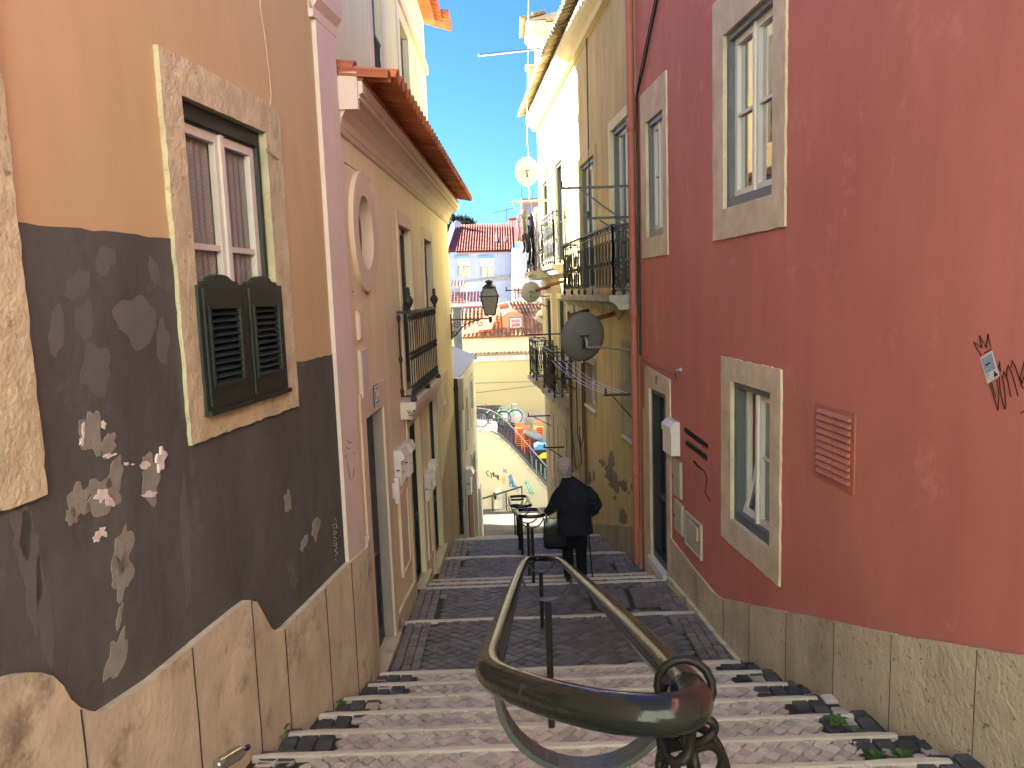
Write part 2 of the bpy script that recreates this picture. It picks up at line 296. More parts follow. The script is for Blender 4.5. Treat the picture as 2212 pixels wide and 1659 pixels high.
def facade(pl, u0, u1, z0, z1, holes, depth=.3, ztop=None):
    mb = MB(); us = sorted({u0, u1, *[h[0] for h in holes], *[h[1] for h in holes]}); zs = sorted({z0, z1, *[h[2] for h in holes], *[h[3] for h in holes]})
    us = [u for u in us if u0-1e-6 <= u <= u1+1e-6]; zs = [z for z in zs if z0-1e-6 <= z <= z1+1e-6]
    for i in range(len(us)-1):
        for j in range(len(zs)-1):
            cu_, cz = (us[i]+us[i+1])/2, (zs[j]+zs[j+1])/2
            if any(h[0] < cu_ < h[1] and h[2] < cz < h[3] for h in holes): continue
            mb.add([pl.P(us[i], zs[j]), pl.P(us[i+1], zs[j]), pl.P(us[i+1], zs[j+1]), pl.P(us[i], zs[j+1])], [(0, 1, 2, 3)])
    for (a, b, c, d) in holes+[(u0, u1, z0, z1)]:
        q = [(a, c), (b, c), (b, d), (a, d)]
        for k in range(4):
            p, r = q[k], q[(k+1) % 4]; mb.add([pl.P(*p), pl.P(*r), pl.P(*r, -depth), pl.P(*p, -depth)], [(0, 1, 2, 3)])
    for (a, b, c, d) in holes: mb.add([pl.P(a, c, -depth), pl.P(b, c, -depth), pl.P(b, d, -depth), pl.P(a, d, -depth)], [(0, 1, 2, 3)])
    return mb
def sash(pl, a, b, c, d, o, leaves, bars, fw=.055, gb=.025, th=.045):    # casement frames in an opening
    mb = MB(); n = leaves; wd = (b-a)/n
    for k in range(n):
        l, r = a+k*wd+.004, a+(k+1)*wd-.004
        mb.ring(pl, (l, r, c, d), (l+fw, r-fw, c+fw, d-fw), o-th, o)
        for t in bars: z = c+(d-c)*t; mb.fb(pl, l+fw, r-fw, z-gb/2, z+gb/2, o-th*.8, o-.008)
    if n == 2: m_ = (a+b)/2; mb.fb(pl, m_-.022, m_+.022, c, d, o+.001, o+.018)
    return mb
def window(par, pl, u0, u1, z0, z1, frame='pinkwhite', pane='gdark', rec=.12, leaves=2, bars=(.5,), surround=None, sm='stone_grey', name='window', outer=None, om='greymetal', ofw=.05, sill=None, jit=.003, fw=.05):
    f = None
    a, b, c, d = u0+.009, u1-.009, z0+.009, z1-.009
    if outer: 
        f = MB().ring(pl, (a, b, c, d), (a+ofw, b-ofw, c+ofw*1.3, d-ofw*1.3), -rec-.10, -.03).build(name, om, par); a += ofw+.002; b -= ofw+.002; c += ofw*1.3+.002; d -= ofw*1.3+.002
        s_ = sash(pl, a, b, c, d, -rec, leaves, bars, fw=fw).build('sash', frame, f)
    else: f = sash(pl, a, b, c, d, -rec, leaves, bars, fw=fw).build(name, frame, par)
    MB().fb(pl, a+.01, b-.01, c+.01, d-.01, -rec-.035, -rec-.03).build('pane', pane, f)
    if surround:
        w_, pr = surround; MB().ring(pl, (u0-w_, u1+w_, z0-w_, z1+w_), (u0+.004, u1-.004, z0+.004, z1-.004), -rec-.02, pr, jit=jit).build('surround', sm, f)
    if sill: MB().fb(pl, u0-.02, u1+.02, z0-.05, z0-.003, -.1, sill).build('sill', 'whitepaint', f)
    return f
def blob(pl, cx, cy, rx, ry, o0, o1, mb, n=26, rag=.35, rot=0):         # ragged flat patch on a wall, given around a wall point
    sd_ = random.uniform(0, 99); poly = []
    for k in range(n):
        a = 2*math.pi*k/n; q = 1+rag*noise.noise(Vector((math.cos(a)*1.6, math.sin(a)*1.6, sd_)))*2+random.uniform(-.06, .06)
        x, y = math.cos(a)*rx*q, math.sin(a)*ry*q
        poly.append(pl.on(cx+x*math.cos(rot)-y*math.sin(rot), cy+x*math.sin(rot)+y*math.cos(rot)))
    mb.prism(pl, poly, o0, o1)
def stroke(pl, pts, r, mb, o=.004): mb.tube([pl.P(*pl.on(x, y), o) for x, y in pts], r, 4, flat=1)
def textmesh(txt, size, name, m, parent, origin, xdir, updir, squeeze=1):
    cu_ = bpy.data.curves.new(name, 'FONT'); cu_.body = txt; cu_.size = size; cu_.extrude = .002; cu_.align_x = 'CENTER'; cu_.align_y = 'CENTER'
    o = bpy.data.objects.new(name+'_src', cu_); COL.objects.link(o); dg = bpy.context.evaluated_depsgraph_get(); dg.update()
    me = bpy.data.meshes.new_from_object(o.evaluated_get(dg)); bpy.data.objects.remove(o)
    x = Vector(xdir).normalized()*squeeze; u = Vector(updir).normalized(); n = x.cross(u).normalized(); org = Vector(origin); mb = MB()
    mb.v = [org+x*v.co.x+u*v.co.y+n*v.co.z for v in me.vertices]; mb.f = [tuple(p.vertices) for p in me.polygons]; mb.sm = [False]*len(mb.f)
    return mb.build(name, m, parent)
def tiles(org, U, V, nu, nv, pitch, tl, th=.018, seg=6, chan=False):    # barrel tiles: U along eaves, V up the slope (unit vectors)
    org, U, V = Vector(org), Vector(U).normalized(), Vector(V).normalized(); N = U.cross(V).normalized()
    if N.z < 0: N = -N
    mb = MB(); r = pitch*.42
    for i in range(nu):
        for j in range(nv):
            for kind in ((0, 1) if chan else (0,)):
                c = org+U*(pitch*(i+.5+kind*.5))+V*(tl*j*.92)+U*random.uniform(-.006, .006)
                sg = 1 if kind == 0 else -1; off = r*.55 if kind == 0 else r*.9
                vs = []
                for (d, rr, lift) in ((0, r, .03), (tl, r*.82, 0)):
                    for rad in (rr, rr-th):
                        for k in range(seg+1):
                            a = math.pi*k/seg; vs.append(c+V*d+U*math.cos(a)*rad+N*(sg*math.sin(a)*rad+off*(1 if kind else .2)+lift))
                n = seg+1; fs = []
                for k in range(seg): fs += [(k, k+1, 2*n+k+1, 2*n+k), (n+k+1, n+k, 3*n+k, 3*n+k+1), (k+1, k, n+k, n+k+1)]
                fs += [(0, 2*n, 3*n, n), (n-1, 2*n-1, 4*n-1, 3*n-1)]
                mb.add(vs, fs, False)
    return mb
def shell(pl, u0, u1, z0, z1, thick, o=-.301):    # the body of a building behind its facade
    return MB().fb(pl, u0, u1, z0, z1, o-thick, o)
# ============================================================ THE STREET
def WLx(y): return L.a+L.b*y if y < 6.37 else B.a+B.b*y
def WRx(y): return RW.a+RW.b*y
TR = []                                        # treads: y0, y1, z0, z1, kind
y_, z_ = -4., -1.60
ed = [(4.5+.51*k, -2.84-.161*k) for k in range(-7, 6)]
TR.append((-4, ed[0][0], -1.70, ed[0][1], 'f'))
for a, b in zip(ed[:-1], ed[1:]): TR.append((a[0], b[0], b[1], b[1]-.004, 'f'))
TR += [(7.05, 8.70, -3.80, -3.86, 'l'), (8.70, 10.0, -3.91, -3.97, 'l'), (10.0, 10.45, -4.09, -4.095, 'm'), (10.45, 10.9, -4.21, -4.215, 'm'),
       (10.9, 12.4, -4.33, -4.42, 'l'), (12.4, 12.8, -4.54, -4.55, 'm'), (12.8, 14.5, -4.67, -4.80, 'l')]
for k in range(16): TR.append((14.5+.46875*k, 14.5+.46875*(k+1), -4.80-.15*(k+1), -4.80-.15*(k+1)-.003, 's'))
def gz(y):
    for a, b, z0, z1, k in TR:
        if a <= y < b: return z0+(z1-z0)*(y-a)/(b-a)
    if y < 30: return -7.2-.2125*(y-22)
    return -8.9-.233*(min(y, 40)-30)
mb = MB()
for i, (a, b, z0, z1, k) in enumerate(TR):
    zn = TR[i+1][2] if i+1 < len(TR) else -7.35
    mb.add([(-3.2, a, z0-.03), (3.4, a, z0-.03), (3.4, b, z1-.03), (-3.2, b, z1-.03), (-3.2, b, zn-.03), (3.4, b, zn-.03)], [(0, 1, 2, 3), (3, 2, 5, 4)])
struct(mb, 'stairs', 'mortar')
mb = MB(); mb.add([(-14, 22, -7.25), (8, 22, -7.25), (8, 30, -8.93), (-14, 30, -8.93), (8, 42, -11.7), (-14, 42, -11.7)], [(0, 1, 2, 3), (3, 2, 4, 5)]); struct(mb, 'plaza_pavement', 'mortar')
mb = MB(); mb.add([(-800, -60, -14), (800, -60, -14), (800, 900, -14), (-800, 900, -14)], [(0, 1, 2, 3)]); struct(mb, 'ground', 'dirt')
# cobblestones, each a bevelled block
def stone(mb, cx, cy, z, hx, hy, dia, jit=.0055, sh=.90):
    if dia: q = [(-hx, 0), (0, -hy), (hx, 0), (0, hy)]
    else: q = [(-hx, -hy), (hx, -hy), (hx, hy), (-hx, hy)]
    q = [(x*sh+random.uniform(-jit, jit), y*sh+random.uniform(-jit, jit)) for x, y in q]
    P = []
    for i in range(4):
        a, b, c = q[i-1], q[i], q[(i+1) % 4]
        for t in (a, c): P.append((b[0]+(t[0]-b[0])*.13, b[1]+(t[1]-b[1])*.13))
    tx, ty = random.uniform(-.04, .04), random.uniform(-.04, .04); z += random.uniform(-.004, .004)
    f = lambda s, dz: [(cx+x*s, cy+y*s, z+dz+x*tx+y*ty) for x, y in P]
    vs = f(1, -.04)+f(1, -.006)+f(.89, 0); fs = [tuple(range(16, 24))]
    for r in (0, 8): fs += [(r+i, r+(i+1) % 8, r+8+(i+1) % 8, r+8+i) for i in range(8)]
    mb.add(vs, fs)
cov = [(ray(1250, 1262), ray(1415, 1262), ray(1415, 1297), ray(1250, 1297))]
CV = (.93, 1.95, 9.0, 9.72)                    # the two covers in the landing
pale, dark, mixc, blk, pcob = MB(), MB(), MB(), MB(), MB()
def lay(a, b, z0, z1, xl, xr, hx, hy, dst, dia=True, skip=0.0, ex=None):
    ny = int((b-a)/hy)+1
    for j in range(-1, ny+1):
        y = b-hy*.62-j*hy
        if y < a+hy*.5: continue
        x0, x1 = xl(y), xr(y); n = int((x1-x0)/(2*hx))+1
        for i in range(n+1):
            x = (math.floor(x0/(2*hx))+i+(.5 if (j % 2 and dia) else 0))*2*hx
            if x < x0 or x > x1 or random.random() < skip: continue
            if dst is blk and random.random() < .14: stone(pale, x, y, z0+(z1-z0)*(y-a)/(b-a)-.004, hx, hy, dia); continue
            if ex and ex[0]-hx < x < ex[1]+hx and ex[2]-hy < y < ex[3]+hy: continue
            wob = .006*math.sin(x*3.1+j)
            stone(dst, x, y+wob, z0+(z1-z0)*(y-a)/(b-a), hx, hy, dia)
for (a, b, z0, z1, k) in TR:
    if b < 3.2: continue
    e = b-(.07 if k == 'f' else .09)
    if k == 'f':
        lay(a, e, z0, z1, lambda y: WLx(y)+.44, lambda y: WRx(y)-.46, .054, .052, pale)
        lay(a, e+.02, z0-.004, z1-.004, lambda y: WLx(y)+.05, lambda y: WLx(y)+.40, .062, .062, blk, False, .12)
        lay(a, e+.02, z0-.004, z1-.004, lambda y: WRx(y)-.42, lambda y: WRx(y)-.03, .062, .062, blk, False, .12)
    elif k == 'l':
        lay(a, e, z0, z1, lambda y: WLx(y)+.40, lambda y: WRx(y)-.42, .084, .066, dark, ex=CV if a == 8.70 else None)
        lay(a, e+.02, z0-.004, z1-.004, lambda y: WLx(y)+.04, lambda y: WLx(y)+.38, .05, .045, mixc, False, .1)
        lay(a, e+.02, z0-.004, z1-.004, lambda y: WRx(y)-.40, lambda y: WRx(y)-.02, .05, .045, mixc, False, .1)
    elif k == 'm': lay(a, e, z0, z1, lambda y: WLx(y)+.05, lambda y: WRx(y)-.05, .064, .058, mixc)
    else: lay(a, e, z0, z1, lambda y: WLx(y)+.05, lambda y: WRx(y)-.05, .075, .09, dark)
for (a, b) in ((22, 30), (30, 35)): lay(a, b, gz(a+.01), gz(b-.01), lambda y: -2.4, lambda y: 2.2, .12, .11, pcob)
struct(pale, 'pale_cobbles', 'cobble'); struct(dark, 'basalt_cobbles', 'basalt'); struct(mixc, 'worn_cobbles', 'mixcobble'); struct(blk, 'black_cobbles', 'blackstone'); struct(pcob, 'plaza_cobbles', 'plazacob')
# limestone step edges
mb = MB()
for i, (a, b, z0, z1, k) in enumerate(TR):
    if b < 1: continue
    zn = TR[i+1][2] if i+1 < len(TR) else -7.35
    xl, xr = (WLx(b)+.06 if k == 'f' else WLx(b)+.03), (WRx(b)-.16 if k == 'f' else WRx(b)-.04)
    x = xl; wd = .068 if k == 'f' else .085
    while x < xr-.1:
        ln = min(random.uniform(.75, 1.6), xr-x)
        if xr-(x+ln) < .3: ln = xr-x
        n = max(2, int(ln/.12)); j = random.uniform(-.006, .006); zz = z1+.008+random.uniform(-.004, .004)
        vs = []
        for q in range(n+1):
            xx = x+ln*q/n+(.003 if q == 0 else -.003 if q == n else 0); w1, w2, w3 = (random.uniform(-.004, .004) for _ in range(3)); cut = .012 if q in (0, n) else 0
            vs += [(xx, b-wd+w1, zn-.06), (xx, b-wd+w1+.006, zz-.01), (xx, b-wd+.018+w1, zz), (xx, b-.014+j+w2-cut, zz+w3*.5), (xx, b+j+w2-cut, zz-.014), (xx, b+j+w2, zn-.06)]
        fs = [(q*6+k_, q*6+(k_+1) % 6, q*6+6+(k_+1) % 6, q*6+6+k_) for q in range(n) for k_ in range(6)]+[tuple(range(6)), tuple(range(n*6, n*6+6))]
        mb.add(vs, fs); x += ln
struct(mb, 'step_edges', 'curb')
# covers
def cover(x0, x1, y0, y1, z, n, label, cat='cover'):
    e = empty(n, ((x0+x1)/2, y0, z), label, cat)
    m1 = MB(); m1.box(x0, x1, y0, y1, z-.04, z-.004); m1.build('frame_base', 'iron', e)
    m2 = MB(); nx, ny = (4, 3)
    for i in range(nx):
        for j in range(ny):
            m2.box(x0+.02+(x1-x0-.04)*i/nx+.004, x0+.02+(x1-x0-.04)*(i+1)/nx-.004, y0+.02+(y1-y0-.04)*j/ny+.004, y0+.02+(y1-y0-.04)*(j+1)/ny-.004, z-.004, z+.006)
    m2.build('lid', 'concrete', e)
cover(.95, 1.40, 9.03, 9.70, -3.955, 'inspection_cover', 'square concrete inspection cover in the landing, the one under the handrail')
cover(1.43, 1.93, 9.03, 9.70, -3.955, 'inspection_cover', 'square gridded inspection cover in the landing, nearer the red wall')
cover(-.70, .0, 25.6, 26.7, gz(26.1)+.03, 'manhole_cover', 'dark rectangular cover in the sunlit plaza pavement below the stairs')
# drain slots at last edge
# the street behind the viewer: upper landing, plus unseen house added to bounce light
mb = MB(); mb.box(-14, 14, -9, -3.9, -1.9, -1.72); struct(mb, 'upper_street', 'plazacob')
H = empty('unseen_bounce_house', (0, -9, -1.7), 'unseen pale green house added behind the viewer to bounce light into the alley', 'house')
facade(Front(-9.0), -14, 14, -1.75, 11, []).build('wall', 'bounce_green', H)
MB().box(-14, 14, -14, -9.31, -1.75, 10.9).build('side_wall', 'bounce_green', H)
# ============================================================ ORANGE HOUSE (left)
H = empty('orange_house', (-2.6, 2, -3.2), 'orange plastered house with grey painted lower wall and half shuttered window', 'house')
wy0, wy1, wz0, wz1 = 4.345, 5.365, -.578, 1.142
MBf = facade(L, -4, 6.38, -4.4, 5.2, [(wy0, wy1, wz0, wz1), (1.55, 2.86, -.55, 1.6)])
MBf.build('wall', 'orange', H)
shell(L, -4, 6.37, -4.4, 5.19, 5).build('side_wall', 'orange', H)
# grey painted lower wall
def jl(u0, z0, u1, z1, n=14, j=.006): return [(u0+(u1-u0)*k/n, z0+(z1-z0)*k/n+(random.uniform(-j, j) if 0 < k < n else 0)) for k in range(n+1)]
top = jl(-4, -.755, 3.05, -.755)+jl(3.06, .345, 4.20, .349)+jl(4.21, -.70, 5.53, -.70)+jl(5.54, -.47, 6.375, -.468)
mb = MB(); mb.prism(L, top+[(6.375, -4), (-4, -4)], .001, .006); mb.build('painted_dado', 'grey', H)
# stone frame round the half seen window at the left edge
f = MB().ring(L, (1.2, 3.08, -.77, 1.95), (1.55, 2.86, -.55, 1.6), -.2, .03, jit=.006).build('window', 'stone', H)
MB().fb(L, 1.56, 2.85, -.54, 1.59, -.25, -.2).build('pane', 'gdark', f)
MB().ring(L, (1.552, 2.858, -.548, 1.598), (1.64, 2.77, -.46, 1.5), -.195, -.12).build('frame', 'green', f)
# window with shutters
f = MB().ring(L, (wy0+.009, wy1-.009, wz0+.009, wz1-.009), (wy0+.05, wy1-.075, wz0+.06, wz1-.12), -.20, -.022).build('window', 'green', H)
mb = MB().ring(L, (4.16, 5.60, -.785, 1.351), (wy0+.004, wy1-.004, wz0+.004, wz1-.004), -.21, .028, jit=.006); mb.build('surround', 'stone', f)
mb = MB(); mb.ring(L, (wy0+.03, wy1-.045, wz0+.03, wz1-.06), (wy0+.052, wy1-.08, wz0+.06, wz1-.11), -.0215, -.008); mb.build('inner_moulding', 'green', f)
sash(L, wy0+.052, wy1-.077, wz0+.062, wz1-.122, -.035, 2, (.55,), fw=.055, gb=.035, th=.04).build('sash', 'whitepaint', f)
MB().fb(L, wy0+.08, wy1-.1, wz0+.1, wz1-.15, -.057, -.055).build('pane', 'gclear', f)
mb = MB(); n = 70; ua, ub = wy0+.01, wy1-.01                         # pleated net curtain
vs = []
for k in range(n+1):
    u = ua+(ub-ua)*k/n; o = -.085+.007*math.sin(k*1.15)+.004*math.sin(k*.4+1)
    vs += [L.P(u, wz0+.05, o), L.P(u, wz1-.10, o)]
mb.add(vs, [(2*k, 2*k+2, 2*k+3, 2*k+1) for k in range(n)], True); cu1 = mb.build('curtain', 'curtain', f, fix=False)
t = M['curtain'].node_tree; wv = t.nodes.new('ShaderNodeTexChecker'); wv.inputs['Scale'].default_value = 75; wv.inputs[1].default_value = (.27, .28, .25, 1); wv.inputs[2].default_value = (.215, .225, .20, 1)
tcn = t.nodes.new('ShaderNodeTexCoord'); t.links.new(tcn.outputs['Object'], wv.inputs[0]); t.links.new(wv.outputs[0], t.nodes['Principled BSDF'].inputs['Base Color'])
# the two louvred half shutters
sz0, sz1 = -.62, .10
for q in range(2):
    a = wy0-.03+q*.545; b = a+.535
    mb = MB(); mb.ring(L, (a, b, sz0, sz1), (a+.095, b-.08, sz0+.13, sz1-.13), .0, .045)
    pts = []
    m_ = (a+b)/2
    for k in range(21):                                                  # scalloped crest
        x = k/20; h = .0 if x < .12 or x > .88 else (.022 if x < .25 or x > .75 else .026+.036*math.sin((x-.25)/.5*math.pi)**.6)
        pts.append((a+(b-a)*x, sz1+.001+h))
    mb.prism(L, pts+[(b, sz1-.002), (a, sz1-.002)], .004, .041)
    sh = mb.build('shutter', 'green', f)
    mb = MB(); mb.ring(L, (a+.085, b-.07, sz0+.12, sz1-.12), (a+.105, b-.09, sz0+.14, sz1-.14), .045, .058)
    mb.fb(L, a+.04, a+.055, sz0+.02, sz1-.02, .045, .055); mb.build('moulding', 'green', sh)
    mb = MB()
    for k in range(11):
        z = sz0+.155+k*(sz1-sz0-.31)/10
        mb.add([L.P(a+.1, z-.018, .052), L.P(b-.085, z-.018, .052), L.P(b-.085, z+.016, .004), L.P(a+.1, z+.016, .004), L.P(a+.1, z-.026, .046), L.P(b-.085, z-.026, .046), L.P(b-.085, z+.008, -.002), L.P(a+.1, z+.008, -.002)],
               [(0, 1, 2, 3), (4, 5, 6, 7), (0, 1, 5, 4), (1, 2, 6, 5), (2, 3, 7, 6), (3, 0, 4, 7)])
    mb.build('louvres', 'green', sh)
MB().fb(L, wy0-.035, wy1+.02, sz0-.03, sz0-.002, .0, .075).build('sill', 'green', f)
# pilaster between the houses
mb = MB(); mb.fb(L, 6.385, 6.80, -3.9, 2.22, -.3, .035); mb.build('pilaster', 'pink', H)
mb = MB(); mb.extr(L, [(-.3, 2.222), (.038, 2.222), (.042, 2.30), (.09, 2.36), (.10, 2.56), (.10, 5.0), (-.3, 5.0)], 6.33, 6.84); mb.build('pilaster_capital', 'pink', H)
# stone plinth with its stepped, curved top
pp = [(-200, 1465), (0, 1460), (30, 1452), (62, 1452), (90, 1463), (112, 1482), (128, 1510), (148, 1530), (170, 1537), (200, 1540)]
pl_ = [L.on(x, y) for x, y in pp]
pl_[0] = (-4, pl_[1][1])
zt = -1.86
pr_ = pl_+[(3.6, zt), (4.0, zt), (4.48, zt), (4.60, -1.868), (4.70, -1.93), (4.78, -2.05), (4.87, -2.19), (4.97, -2.262), (5.08, -2.27), (5.5, -2.275), (6.0, -2.28), (6.384, -2.285), (6.82, -2.30)]
js = [2.2, 3.1, 3.95, 4.62, 5.05, 5.8, 6.385, 6.82]
mb = MB(); prevu = -4
def zp(u):
    for (a, za), (b, zb) in zip(pr_[:-1], pr_[1:]):
        if a <= u <= b and b > a: return za+(zb-za)*(u-a)/(b-a)
    return pr_[-1][1]
for j in js:
    us = [prevu+.001]+[p[0] for p in pr_ if prevu+.01 < p[0] < j-.01]+[j-.001]
    if len(us) == 2: us = [us[0], (us[0]+us[1])/2, us[1]]
    dd = random.uniform(-.001, .001)
    mb.prism(L, [(u, zp(u)+random.uniform(-.004, .004)) for u in us]+[(j-.001, -4.4), (prevu+.001, -4.4)], .002, .05+dd); prevu = j
mb.build('plinth', 'stone_plinth', H)
for j in js[:-1]:
    P_ = [(j+random.uniform(-.004, .004), -4.3+(zp(j)-.01+4.3)*k/12) for k in range(13)]; MB().prism(L, [(u-.0015, z) for u, z in P_]+[(u+.002, z) for u, z in P_[::-1]], .0505, .0565).build('joint', 'mortar', H)
# bare patches
mb = MB()
for a in [(195, 935, 26, 48, 0), (232, 962, 14, 26, .3), (318, 1030, 20, 48, 0), (165, 1085, 26, 40, .2), (215, 1075, 32, 36, .5), (245, 1030, 14, 42, .2), (262, 1180, 18, 55, .1), (258, 1245, 22, 50, .1), (246, 1420, 17, 55, .25), (256, 1330, 5, 26, .2), (620, 1080, 7, 26, 0), (680, 1140, 8, 24, .1), (655, 1172, 5, 18, .3), (150, 1120, 10, 22, 0)]:
    blob(L, *a[:4], .002, .0085, mb, rot=a[4])
mb.build('bare_patch', 'plast', H)
mb = MB()
for a in [(215, 1070, 14, 15, 0), (235, 1085, 9, 10, 0), (215, 1150, 12, 10, -.6), (203, 1162, 7, 9, 0), (232, 985, 13, 5, -.3), (318, 1068, 13, 6, -.1), (218, 917, 5, 7, 0), (175, 925, 3, 18, 0), (309, 1005, 9, 8, 0), (268, 1002, 4, 4, 0), (283, 1003, 3, 2, 0), (171, 955, 4, 8, 0)]:
    blob(L, *a[:4], .008, .012, mb, n=18, rag=.5, rot=a[4])
blob(L, 341, 992, 8, 20, .01, .022, mb, n=22, rag=.8); mb.build('exposed_plaster', 'plastw', H)
mb = MB()
for a in [(118, 720, 14, 60, .08), (225, 560, 20, 34, .2), (165, 615, 20, 36, .5), (290, 690, 40, 60, -.2), (180, 690, 20, 40, 0), (350, 740, 14, 46, 0), (400, 1180, 9, 120, -.04), (330, 585, 10, 30, -.3), (205, 800, 34, 50, 0)]:
    blob(L, *a[:4], .002, .0072, mb, n=34, rag=.22, rot=a[4])
for a in [(62, 1240, 26, 130, -.05), (95, 1330, 16, 110, -.08), (40, 1150, 22, 60, 0)]: blob(L, *a[:4], .002, .0068, mb, n=40, rag=.3, rot=a[4])
mb.build('touch_up', 'smear', H)
mb = MB()
for k, s_ in enumerate([[(721, 1120), (725, 1126)], [(716, 1135), (724, 1131), (726, 1140), (718, 1141)], [(719, 1146), (725, 1150), (720, 1156), (718, 1149)], [(719, 1160), (726, 1163), (719, 1168)], [(718, 1174), (725, 1171), (724, 1180), (718, 1178)], [(727, 1182), (720, 1190), (728, 1194), (722, 1201)], [(722, 1208), (724, 1211)]]):
    stroke(L, s_, .003, mb, .009)
mb.build('graffiti', 'chalk', H)
mb = MB(); mb.tube([L.P(*L.on(x, y), .006) for x, y in [(559, -30), (561, 20), (572, 90), (580, 160), (584, 205), (580, 250), (570, 284)]], .0045, 6); mb.tube([L.P(5.31, 1.02, .04), L.P(5.40, 1.0, .045), L.P(5.50, .985, .04)], .007, 5)
thing(mb, 'cable', 'pole', 'thin pale cable hanging down the orange wall to the window corner', 'cable')
mb = MB(); pts = [L.P(6.34+.04*math.cos(a), 2.33+.04*math.sin(a), .03) for a in [k*.5 for k in range(11)]]; mb.tube([L.P(6.1, 2.55, .02)]+pts, .009, 6); thing(mb, 'coiled_wire', 'pole', 'small coil of pale wire beside the top of the pink pilaster', 'wire')
# ============================================================ BEIGE HOUSE
H = empty('beige_house', (-1.7, 11, -4.4), 'beige house with oval window, small balcony and terracotta eaves', 'house')
holes = [(7.30, 7.98, .28, .98), (7.25, 8.15, -3.80, -1.168), (9.75, 10.72, -1.30, .90), (12.05, 13.0, -1.0, .88), (9.75, 10.7, -4.02, -1.70), (11.75, 12.75, -4.33, -1.68), (13.75, 14.25, -2.02, -1.72)]
holes[0] = (7.05, 8.2, .05, 1.22)
fc = facade(B, 6.80, 15.9, -5.6, 1.9, holes)
# oval window inside its rectangular patch
ocx, ocz, n = 7.62, .63, 40
def ell(ru, rz, off=0): return [(ocx+ru*math.cos(2*math.pi*k/n), ocz+rz*math.sin(2*math.pi*k/n)) for k in range(n)]
def sq(k):
    a = 2*math.pi*k/n; c_, s_ = math.cos(a), math.sin(a); q = max(abs(c_)/.57, abs(s_)/.58); return (ocx+c_/q, ocz+s_/q)
E1 = ell(.34, .36)
fc.add([B.P(*sq(k)) for k in range(n)]+[B.P(*p) for p in E1]+[B.P(*p, -.16) for p in E1], [(k, (k+1) % n, n+(k+1) % n, n+k) for k in range(n)]+[(n+k, n+(k+1) % n, 2*n+(k+1) % n, 2*n+k) for k in range(n)])
fc.add([B.P(7.05, .05), B.P(7.05, 1.22), B.P(8.2, 1.22), B.P(8.2, .05)]+[B.P(*sq(k)) for k in (15, 5, 35, 25)], [])
fc.build('wall', 'beige', H)
shell(B, 6.82, 15.9, -5.6, 1.6, 4.5).build('side_wall', 'beige', H)
f = MB(); A, C_ = ell(.55, .585), ell(.335, .355)
f.add([B.P(*p, .0) for p in A]+[B.P(*p, .045) for p in A]+[B.P(*p, .045) for p in C_]+[B.P(*p, -.15) for p in C_], [(r*n+k, r*n+(k+1) % n, (r+1)*n+(k+1) % n, (r+1)*n+k) for r in range(3) for k in range(n)], False)
ov = f.build('oval_window', 'beigetrim', H)
MB().prism(B, C_, -.08, -.075).build('pane', mat('shaded_recess_grey', (.20, .185, .165), bump=0), ov)  # shade of the oval recess put into the flat grey colour
# surrounds, doors, windows
def frame_sur(u0, u1, z0, z1, w_, o=.025, wt=None): return MB().ring(B, (u0-w_, u1+w_, z0-w_*(0 if wt else 1), z1+(wt or w_)), (u0, u1, z0, z1), .001, o)
def bdoor(u0, u1, z0, z1, mt, rec, sur, nm='door'):
    d = MB().fb(B, u0+.004, u1-.004, z0+.004, z1-.004, -rec-.05, -rec).build(nm, mt, H)
    if sur: MB().prism(B, [(u0-sur, z0-.1), (u0, z0-.1), (u0, z1), (u1, z1), (u1, z0-.35), (u1+sur, z0-.4), (u1+sur, z1+sur*1.3), (u0-sur, z1+sur*1.3)], .001, .02).build('surround', 'beigetrim', d)
    return d
d = bdoor(7.25, 8.15, -3.80, -1.168, 'doordark', .11, .20)
mb = MB(); mb.lathe(B.P(7.50, -2.62, -.11), [(.012, 0), (.012, .03), (.032, .04), (.036, .06), (.025, .08), (.002, .085)], 12, axis=(1, 0, 0)); mb.build('door_knob', 'brass', d)
MB().fb(B, 8.135, 8.147, -3.79, -1.18, -.108, -.004).build('reveal_panel', mat('grey_reveal_paint', (.40, .38, .34), g=.2, bump=.2), d)
mb = MB(); mb.fb(B, 7.35, 7.42, -3.6, -1.4, -.11, -.095); mb.fb(B, 7.98, 8.05, -3.6, -2.8, -.11, -.095); mb.build('door_panel', 'doordark', d)
MB().fb(B, 7.1, 8.3, -4.2, -3.796, -.1, .06).build('doorstep', 'stone_plinth', H)
t_ = MB().fb(B, 7.62, 7.86, -1.115, -.895, .021, .035).build('number_tile', 'numtile', H)
MB().ring(B, (7.63, 7.85, -1.105, -.905), (7.645, 7.835, -1.09, -.92), .0355, .037).build('tile_border', 'mail', t_)
textmesh('24', .19, 'house_number', 'mail', t_, B.P(7.74, -1.005, .038), (0, 1, 0), (0, 0, 1))
